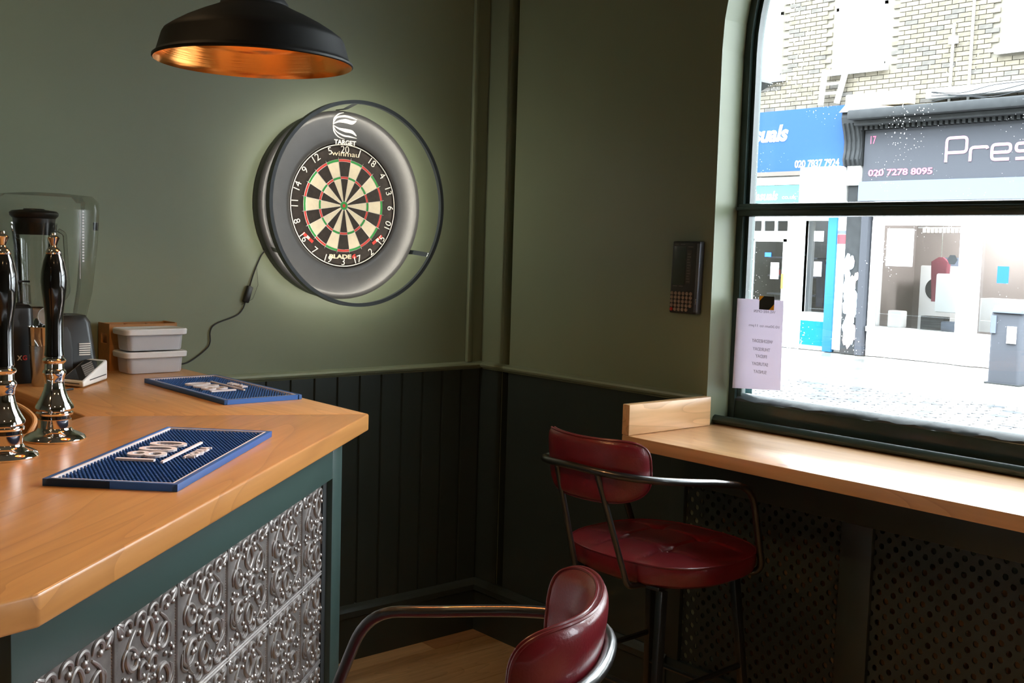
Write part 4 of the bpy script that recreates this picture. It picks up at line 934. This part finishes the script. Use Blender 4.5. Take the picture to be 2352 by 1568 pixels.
for y, z1 in ((5.31, 5.37), (5.0, 7.5)): MB().tube([(XF-.04, y, 4.05), (XF-.04, y-.01, z1)], .022, 8).build('pipe', M['wht'], bld)
MB().box(XF-.07, XF-.02, 5.22, 5.37, 5.05, 5.17).build('junction_box', M['wht'], bld, bevel=.01)
fb(4.0, 5.62, 4.20, 4.36, .0, .22).build('vent_trunking', M['wht'], bld, bevel=.02)
for k in range(4): MB().tube(catmull([(XF-.25, 5.5-.5*i, 4.14+.05*sin(i*1.9+k)+.05*k) for i in range(4)], 6), .008, 5).build('cable', M['dgrey'], bld)
fb(5.9, 7.05, 4.16, 4.38, 0, .25).build('parapet', M['wht'], bld, bevel=.02)
lad = MB(); 
for a, b in (((7.56, 4.86), (7.62, 4.28)), ((7.14, 4.86), (7.3, 4.28))): lad.obox((XF-.12, (a[0]+b[0])/2, (a[1]+b[1])/2), EX, Vector((0, a[0]-b[0], a[1]-b[1])).normalized(), Vector((0, b[1]-a[1], a[0]-b[0])).normalized(), .03, .3, .038)
lad.box(XF-.14, XF-.1, 7.18, 7.58, 4.76, 4.81).box(XF-.14, XF-.1, 7.2, 7.58, 4.60, 4.64).box(XF-.14, XF-.1, 7.24, 7.60, 4.44, 4.48).build('open_bracket_frame', M['wht'], bld)
# slate hip between the two shops
MB().prism([(XF-.5, 6.85, 4.06), (XF-.5, 5.8, 4.06), (XF, 5.8, 4.06), (XF, 6.85, 4.06)], [(XF-.35, 6.75, 4.2), (XF-.25, 6.0, 4.1), (XF, 6.0, 4.14), (XF, 6.75, 4.3)]).build('mossy_leadwork', M['moss'], bld)

# blue shop
sg = thing('shop_sign', 'blue shop fascia sign with white script lettering and phone number', 'sign', (XF-.1, 8.3, 3.15))
fb(7.1, 10.2, 3.15, 4.235, .02, .14).build('sign_board', M['blue'], sg)
fb(7.1, 10.2, 3.075, 3.148, .02, .18).build('lower_trim', plain('brown_trim', srgb(92, 84, 78), .6), sg)
mb = MB(); text(mb, 'suals', (XF-.1405, 8.62, 3.835), FXv, FYv, FZv, .76, .30, .006, bold=.035, shear=.25); text(mb, 'Ca', (XF-.1405, 9.24, 3.84), FXv, FYv, FZv, .40, .30, .006, bold=.035, shear=.25); mb.build('script_lettering', M['d_white'], sg, fix=False)
mb = MB(); text(mb, '020 7837 7924', (XF-.1405, 7.62, 3.27), FXv, FYv, FZv, .90, .13, .006, bold=.015); mb.build('phone_number', M['d_white'], sg, fix=False)
t = thing('shop_sign', 'small pale turquoise sign under the blue fascia with white writing', 'sign', (XF-.06, 8.5, 2.6))
fb(7.86, 9.7, 2.60, 2.91, .02, .08).build('sign_board', M['paleteal'], t)
mb = MB(); text(mb, 'Casuals', (XF-.0805, 8.75, 2.73), FXv, FYv, FZv, .62, .17, .004, bold=.02, shear=.25); text(mb, 'co.uk', (XF-.0805, 8.2, 2.70), FXv, FYv, FZv, .3, .07, .004); mb.build('lettering', M['d_white'], t, fix=False)
t = thing('projecting_sign', 'white box sign with faint blue writing jutting beside the blue fascia', 'sign', (XF-.3, 7.4, 2.6))
MB().box(XF-.32, XF-.001, 7.03, 7.83, 2.56, 3.19).build('sign_box', M['wht'], t, bevel=.01)
mb = MB()
for i, (wd, z) in enumerate(((.40, 3.08), (.3, 2.86), (.36, 2.72))): text(mb, ('Shirts', 'Suits', 'Jackets')[i] if False else 'Suals', (XF-.3205, 7.3, z), FXv, FYv, FZv, wd, .075, .002, shear=.2)
mb = MB(); 
for wd, z in ((.42, 3.1), (.34, 2.87), (.36, 2.70)): mb.box(XF-.3212, XF-.3205, 7.3-wd/2, 7.3+wd/2, z, z+.02)
mb.build('faint_blue_lines', plain('faint_blue', srgb(170, 205, 235), .6), t)
sf = thing('shopfront', 'white and blue shopfront with glazed door beneath the blue sign', 'shopfront', (XF, 8.2, 0))
fb(7.86, 10, 2.92, 3.06, 0, .06).build('white_fascia_strip', M['wht'], sf)
fb(7.17, 7.34, 0, 2.33, 0, .12).build('blue_post', M['skyblue'], sf, bevel=.008)
fb(6.985, 7.165, .05, 2.6, 0, .08).build('white_post', M['wht'], sf)
fb(6.99, 7.16, 1.88, 2.04, .081, .085).build('red_notice', M['red'], sf)
fb(6.99, 7.16, 2.05, 2.11, .081, .085).build('grey_notice', M['lgrey'], sf)
fb(7.36, 7.87, .08, .51, 0, .02).build('turquoise_panel', M['teal'], sf)
fb(7.36, 7.87, .66, 2.27, -.10, -.095).build('display_pane', M['shopglass'], sf)
fb(7.87, 8.15, 0, 2.3, -.08, .025).build('side_panel', M['wht'], sf)
for a, b in ((8.14, 8.24), (9.08, 9.18)): fb(a, b, .1, 2.28, -.06, .02).build('door_frame', M['wht'], sf)
fb(8.14, 9.18, 1.95, 2.09, -.06, .03).build('transom', M['wht'], sf)
for a, b in ((8.24, 8.5), (8.53, 8.79), (8.82, 9.08)): fb(a, b, 2.10, 2.26, -.03, -.025).build('transom_pane', M['shopglass'], sf)
for a in (8.515, 8.805): fb(a-.015, a+.015, 2.09, 2.28, -.05, .01).build('transom_bar', M['wht'], sf)
dr = fb(8.24, 8.34, .1, 1.95, -.05, -.01).build('door', M['wht'], sf); mb = fb(8.98, 9.08, .1, 1.95, -.05, -.01); fb(8.24, 9.08, .1, .76, -.05, -.01, mb); fb(8.24, 9.08, 1.9, 1.95, -.05, -.01, mb); mb.build('door_leaf', M['wht'], sf)
fb(8.34, 8.98, .76, 1.9, -.035, -.03).build('door_pane', M['shopglass'], sf)
fb(8.30, 8.33, 1.05, 1.32, -.005, .02).build('brass_plate', plain('brass', srgb(200, 160, 80), .3, metal=.6), sf)
t = fb(8.42, 8.60, 1.22, 1.52, -.028, -.022).build('door_notice', M['wht'], origin=(XF, 8.5, 1.22)); tag(t, 'white rounded notice stuck on the glass of the door opposite', 'notice')
t = fb(8.60, 8.74, 1.62, 1.70, -.028, -.02).build('open_sign', M['sticker'], origin=(XF, 8.67, 1.62)); tag(t, 'small blue hanging sign inside the door glass opposite', 'sign')
# clothes and shelves inside
t = thing('clothes_rail', 'dark clothes hanging in the narrow window of the blue shop', 'clothes', (14.2, 7.6, 0))
for y, c_, z0 in ((7.55, 'navy', .7), (7.72, 'navy', .75), (7.42, 'sticker', .9)):
    MB().grid([rrect(14.15, y, .05, .075, .02, z0), rrect(14.15, y, .06, .09, .03, 1.3), rrect(14.15, y, .05, .10, .03, 1.5), rrect(14.15, y, .02, .03, .01, 1.6)], True).build('garment', M[c_], t, smooth=True)
t = fb(7.56, 7.72, 1.30, 1.56, -.09, -.085).build('price_card', M['wht'], origin=(XF, 7.6, 1.3)); tag(t, 'white card hung in front of the dark clothes opposite', 'card')
t = fb(7.55, 7.75, 1.92, 2.1, -.09, -.085).build('price_card', M['wht'], origin=(XF, 7.6, 1.92)); tag(t, 'upper white card with red edge in the narrow shop window', 'card')
t = thing('shelf_stock', 'shelves of folded goods behind the door glass opposite', 'shelf', (14.9, 8.7, 0))
for z in (.9, 1.25, 1.6): MB().box(14.7, 15.1, 8.2, 9.3, z, z+.03).build('shelf', M['lgrey'], t)
MB().box(14.7, 14.95, 8.5, 9.0, 1.28, 1.45).build('green_stack', M['greencloth'], t, bevel=.02); MB().box(14.7, 14.95, 9.02, 9.15, 1.28, 1.38).build('red_stack', M['red'], t); MB().box(14.7, 14.95, 8.4, 8.8, .93, 1.0).build('grey_stack', M['dgrey'], t)

# grey shop
t = thing('shop_sign', 'slate grey fascia sign with large pale pink letters over the white shop', 'sign', (XF-.1, 5, 2.93))
fb(2.6, 6.69, 2.93, 3.77, .02, .16).build('sign_board', M['sgrey'], t)
def stroke(mb, P, r=.024): 
    P = [Vector((XF-.166, y, z)) for y, z in P]; mb.tube(fillet(P, .06, 4), r, 8, sy=.35, normal=(1, 0, 0))
mb = MB()
stroke(mb, [(5.235, 3.19), (5.235, 3.565), (4.905, 3.565), (4.905, 3.335), (5.235, 3.335)])
stroke(mb, [(4.84, 3.19), (4.84, 3.40), (4.58, 3.40), (4.57, 3.37)])
stroke(mb, [(4.50, 3.305), (4.215, 3.305), (4.215, 3.425), (4.50, 3.425), (4.50, 3.20), (4.23, 3.20)])
stroke(mb, [(3.86, 3.425), (4.13, 3.425), (4.13, 3.31), (3.86, 3.31), (3.86, 3.20), (4.13, 3.20)])
mb.build('large_letters', M['palepink'], t, smooth=True, fix=False)
mb = MB(); text(mb, '17', (XF-.1605, 6.53, 3.61), FXv, FYv, FZv, .10, .13, .006, bold=.01); text(mb, '020 7278 8095', (XF-.1605, 6.02, 3.065), FXv, FYv, FZv, 1.14, .11, .006, bold=.03); mb.build('pink_numbers', M['pink'], t, fix=False)
fb(2.6, 6.74, 2.6, 2.925, .02, .2).build('shutter_box', M['lgrey'], t)
sf = thing('shopfront', 'white framed shopfront under the slate grey sign with dark cornice and scroll bracket', 'shopfront', (XF, 5, 0))
fb(2.6, 6.85, 3.93, 4.09, 0, .5).build('cornice', M['dgrey'], sf, bevel=.03); fb(2.6, 6.80, 3.84, 3.93, 0, .36).build('cornice_bed', M['dgrey'], sf, bevel=.02)
for i in range(44): fb(2.65+i*.094, 2.70+i*.094, 3.775, 3.84, 0, .26).build('dentil', M['dgrey'], sf)
prof = [(0, 4.08), (.30, 4.08), (.32, 4.0), (.30, 3.9), (.24, 3.75), (.20, 3.6), (.20, 3.45), (.23, 3.3), (.19, 3.2), (0, 3.2)]
MB().prism([(XF-a, 7.06, z) for a, z in prof], [(XF-a, 6.72, z) for a, z in prof]).build('scroll_bracket', M['dgrey'], sf)
for i in range(4): MB().tube(catmull([(XF-a-.005, 7.02-i*.085, z) for a, z in prof[3:9]], 4), .022, 6).build('flute', M['dgrey'], sf, smooth=True)
MB().prism([(XF-.36, 7.09, 4.08), (XF-.36, 6.70, 4.08), (XF, 6.70, 4.08), (XF, 7.09, 4.08)], [(XF-.2, 7.0, 4.3), (XF-.2, 6.85, 4.3), (XF, 6.85, 4.3), (XF, 7.0, 4.3)]).build('bracket_cap', M['lgrey'], sf)
fb(6.745, 7.0, 2.87, 3.2, 0, .16).build('white_plinth', M['wht'], sf, bevel=.01)
pl_ = fb(6.58, 6.98, 0, 2.87, 0, .12).build('dark_pilaster', M['dgrey'], sf); fb(6.55, 6.68, 0, 2.6, .0, .15).build('pilaster_edge', M['sgrey'], sf)
random.seed(11)
for i in range(34):
    y = random.uniform(6.72, 6.94); z = random.uniform(.2, 1.6); r_ = random.uniform(.07, .15); n_ = 9
    P = [(y+r_*.7*cos(2*pi*k/n_)*random.uniform(.6, 1), z+r_*1.3*sin(2*pi*k/n_)*random.uniform(.6, 1)) for k in range(n_)]
    P = [(min(max(a, 6.69), 6.975), b) for a, b in P]
    MB().prism([(XF-.1205-i*.0003, a, b) for a, b in P], [(XF-.1208-i*.0003, a, b) for a, b in P]).build('torn_poster', M['graffiti' if i % 3 else 'graffiti2'], pl_)
for a, b in ((6.42, 6.52), (4.64, 4.97), (3.0, 3.9)): fb(a, b, .0, 2.28, -.02, .06).build('white_frame', M['wht'], sf)
fb(2.9, 6.5, 2.2, 2.6, -.02, .07).build('head_frame', M['wht'], sf); fb(4.9, 6.52, .42, .50, -.02, .1).build('window_sill', M['wht'], sf)
fb(4.97, 6.42, .5, 2.2, -.03, -.025).build('display_pane', M['shopglass'], sf)
fb(3.9, 4.64, .5, 2.2, -.03, -.025).build('door_pane', M['shopglass'], sf)
fb(3.9, 4.64, .1, .5, -.03, .03).build('door_rail', M['wht'], sf)
def simple(name, y0, y1, z0, z1, d0, d1, mat, label, cat, bevel=0):
    t = fb(y0, y1, z0, z1, d0, d1).build(name, mat, origin=(XF-d0, (y0+y1)/2, z0), bevel=bevel); return tag(t, label, cat)
simple('poster', 5.80, 6.28, 1.53, 2.15, -.022, -.012, M['blind'], 'large white poster in the upper left of the white shop window', 'poster')
simple('display_board', 5.10, 5.52, .80, 1.43, -.35, -.28, M['wht'], 'white display board standing low in the white shop window', 'board', .03)
simple('door_sticker', 4.20, 4.38, 1.32, 1.58, -.022, -.018, M['sticker'], 'blue rating sticker on the glass door of the white shop', 'sticker')
simple('shop_counter', 3.9, 5.0, .5, 1.05, -1.2, -.8, M['wht'], 'pale counter inside the door of the white shop', 'counter')
simple('rail_display', 5.35, 5.75, .5, .72, -.5, -.3, M['dgrey'], 'dark low box at the foot of the white shop window', 'box')
simple('appliance', 6.05, 6.30, .5, .78, -.4, -.2, M['wht'], 'white boxy appliance at the lower left of the white shop window', 'appliance', .02)
simple('appliance', 5.00, 5.32, .5, .66, -.35, -.15, M['lgrey'], 'low pale grey unit at the lower right of the white shop window', 'appliance', .02)
simple('shelf_unit', 5.6, 5.95, .9, 1.7, -1.5, -1.3, M['lgrey'], 'grey machine against the back wall of the white shop', 'machine', .03)
t = MB().lathe([(.001, .004), (.085, .004), (.085, 0)], (XF+.022, 5.12, 1.66), 6, (EY, EZ, -EX)).build('hexagon_sticker', M['dgrey'], origin=(XF, 5.12, 1.66)); tag(t, 'dark hexagonal sticker on the white shop window', 'sticker')
ledm = emit('shop_light', (1, .93, .8, 1), 9)
for y0, y1, lab in ((4.98, 5.95, 'line of small lamps along the top of the white shop window'), (3.95, 4.6, 'line of small lamps inside the top of the white shop door')):
    t = thing('light_strip', lab, 'lights', (XF+.4, (y0+y1)/2, 2.12)); n_ = int((y1-y0)/.07)
    MB().box(XF+.4, XF+.43, y0, y1, 2.17, 2.19).build('batten', M['wht'], t)
    for i in range(n_): MB().box(XF+.39, XF+.42, y0+i*.07, y0+i*.07+.035, 2.10, 2.17).build('lamp', ledm, t)
fill_light = bpy.data.lights.new('shop_fill', 'POINT'); fill_light.energy = 220; fill_light.shadow_soft_size = .2; o = bpy.data.objects.new('shop_fill', fill_light); o.location = (14.6, 4.9, 2.4); COL.objects.link(o)  # added fill light with no fixture, brightens the white shop interior
fill_light = bpy.data.lights.new('shop_fill', 'POINT'); fill_light.energy = 50; fill_light.shadow_soft_size = .2; o = bpy.data.objects.new('shop_fill', fill_light); o.location = (14.6, 8.4, 2.4); COL.objects.link(o)  # weaker fill added to brighten the blue shop interior
t = thing('washing_machine', 'white washing machine with round dark door at the back of the white shop', 'machine', (15.2, 6.1, 0))
for y_, z_ in ((5.95, 1.15),):
    MB().box(14.9, 15.5, y_-.3, y_+.3, .001, 1.55).build('body', M['wht'], t, bevel=.02); MB().lathe([(.001, .01), (.17, .01), (.19, 0)], (14.9, y_, z_), 24, (EY, EZ, -EX)).build('door', M['dgrey'], t)
t = thing('hanging_garment', 'muted red garment hanging inside the white shop', 'garment', (14.6, 5.75, .9))
MB().grid([rrect(14.6, 5.72, .05, .12, .03, .95), rrect(14.6, 5.72, .06, .15, .04, 1.4), rrect(14.6, 5.72, .05, .16, .03, 1.62), rrect(14.6, 5.72, .02, .04, .01, 1.7)], True).build('cloth', plain('maroon_cloth', srgb(120, 60, 72), .9), t, smooth=True)
MB().tube([(14.6, 5.72, 1.7), (14.6, 5.72, 2.6)], .006, 6).build('hanger', M['steel'], t)
# litter bin
t = thing('litter_bin', 'tall slate grey street bin with rounded white top standing on the pavement', 'bin', (11.3, 2.97, 0))
MB().grid([rrect(11.3, 2.95, .17, .20, .04, .07), rrect(11.3, 2.95, .17, .20, .04, .98), rrect(11.3, 2.95, .16, .19, .04, 1.0), rrect(11.3, 2.95, .01, .01, .003, 1.0)], True).build('body', M['sgrey'], t, smooth=True)
MB().grid([rrect(11.3, 2.95, .20, .24, .05, .055), rrect(11.3, 2.95, .20, .24, .05, .075), rrect(11.3, 2.95, .1, .1, .03, .08)], True).build('base_plate', M['dgrey'], t, smooth=True)
MB().grid([rrect(11.3, 2.93, .19, .21, .05, .99), rrect(11.3, 2.93, .19, .21, .05, 1.03), rrect(11.3, 2.93, .15, .17, .05, 1.09), rrect(11.3, 2.93, .05, .06, .02, 1.12), rrect(11.3, 2.93, .001, .001, .0005, 1.121)], True).build('domed_top', M['lgrey'], t, smooth=True)
MB().box(11.115, 11.128, 2.80, 2.92, .60, .82).build('white_label', M['wht'], t); MB().box(11.115, 11.128, 3.07, 3.14, .72, .95).build('pale_plate', M['lgrey'], t)
MB().grid([rrect(11.3, 2.95, .30, .34, .1, -.011), rrect(11.3, 2.95, .27, .3, .1, .03), rrect(11.3, 2.95, .2, .24, .08, .056), rrect(11.3, 2.95, .01, .01, .003, .056)], True).build('concrete_footing', M['concrete'], t, smooth=True)
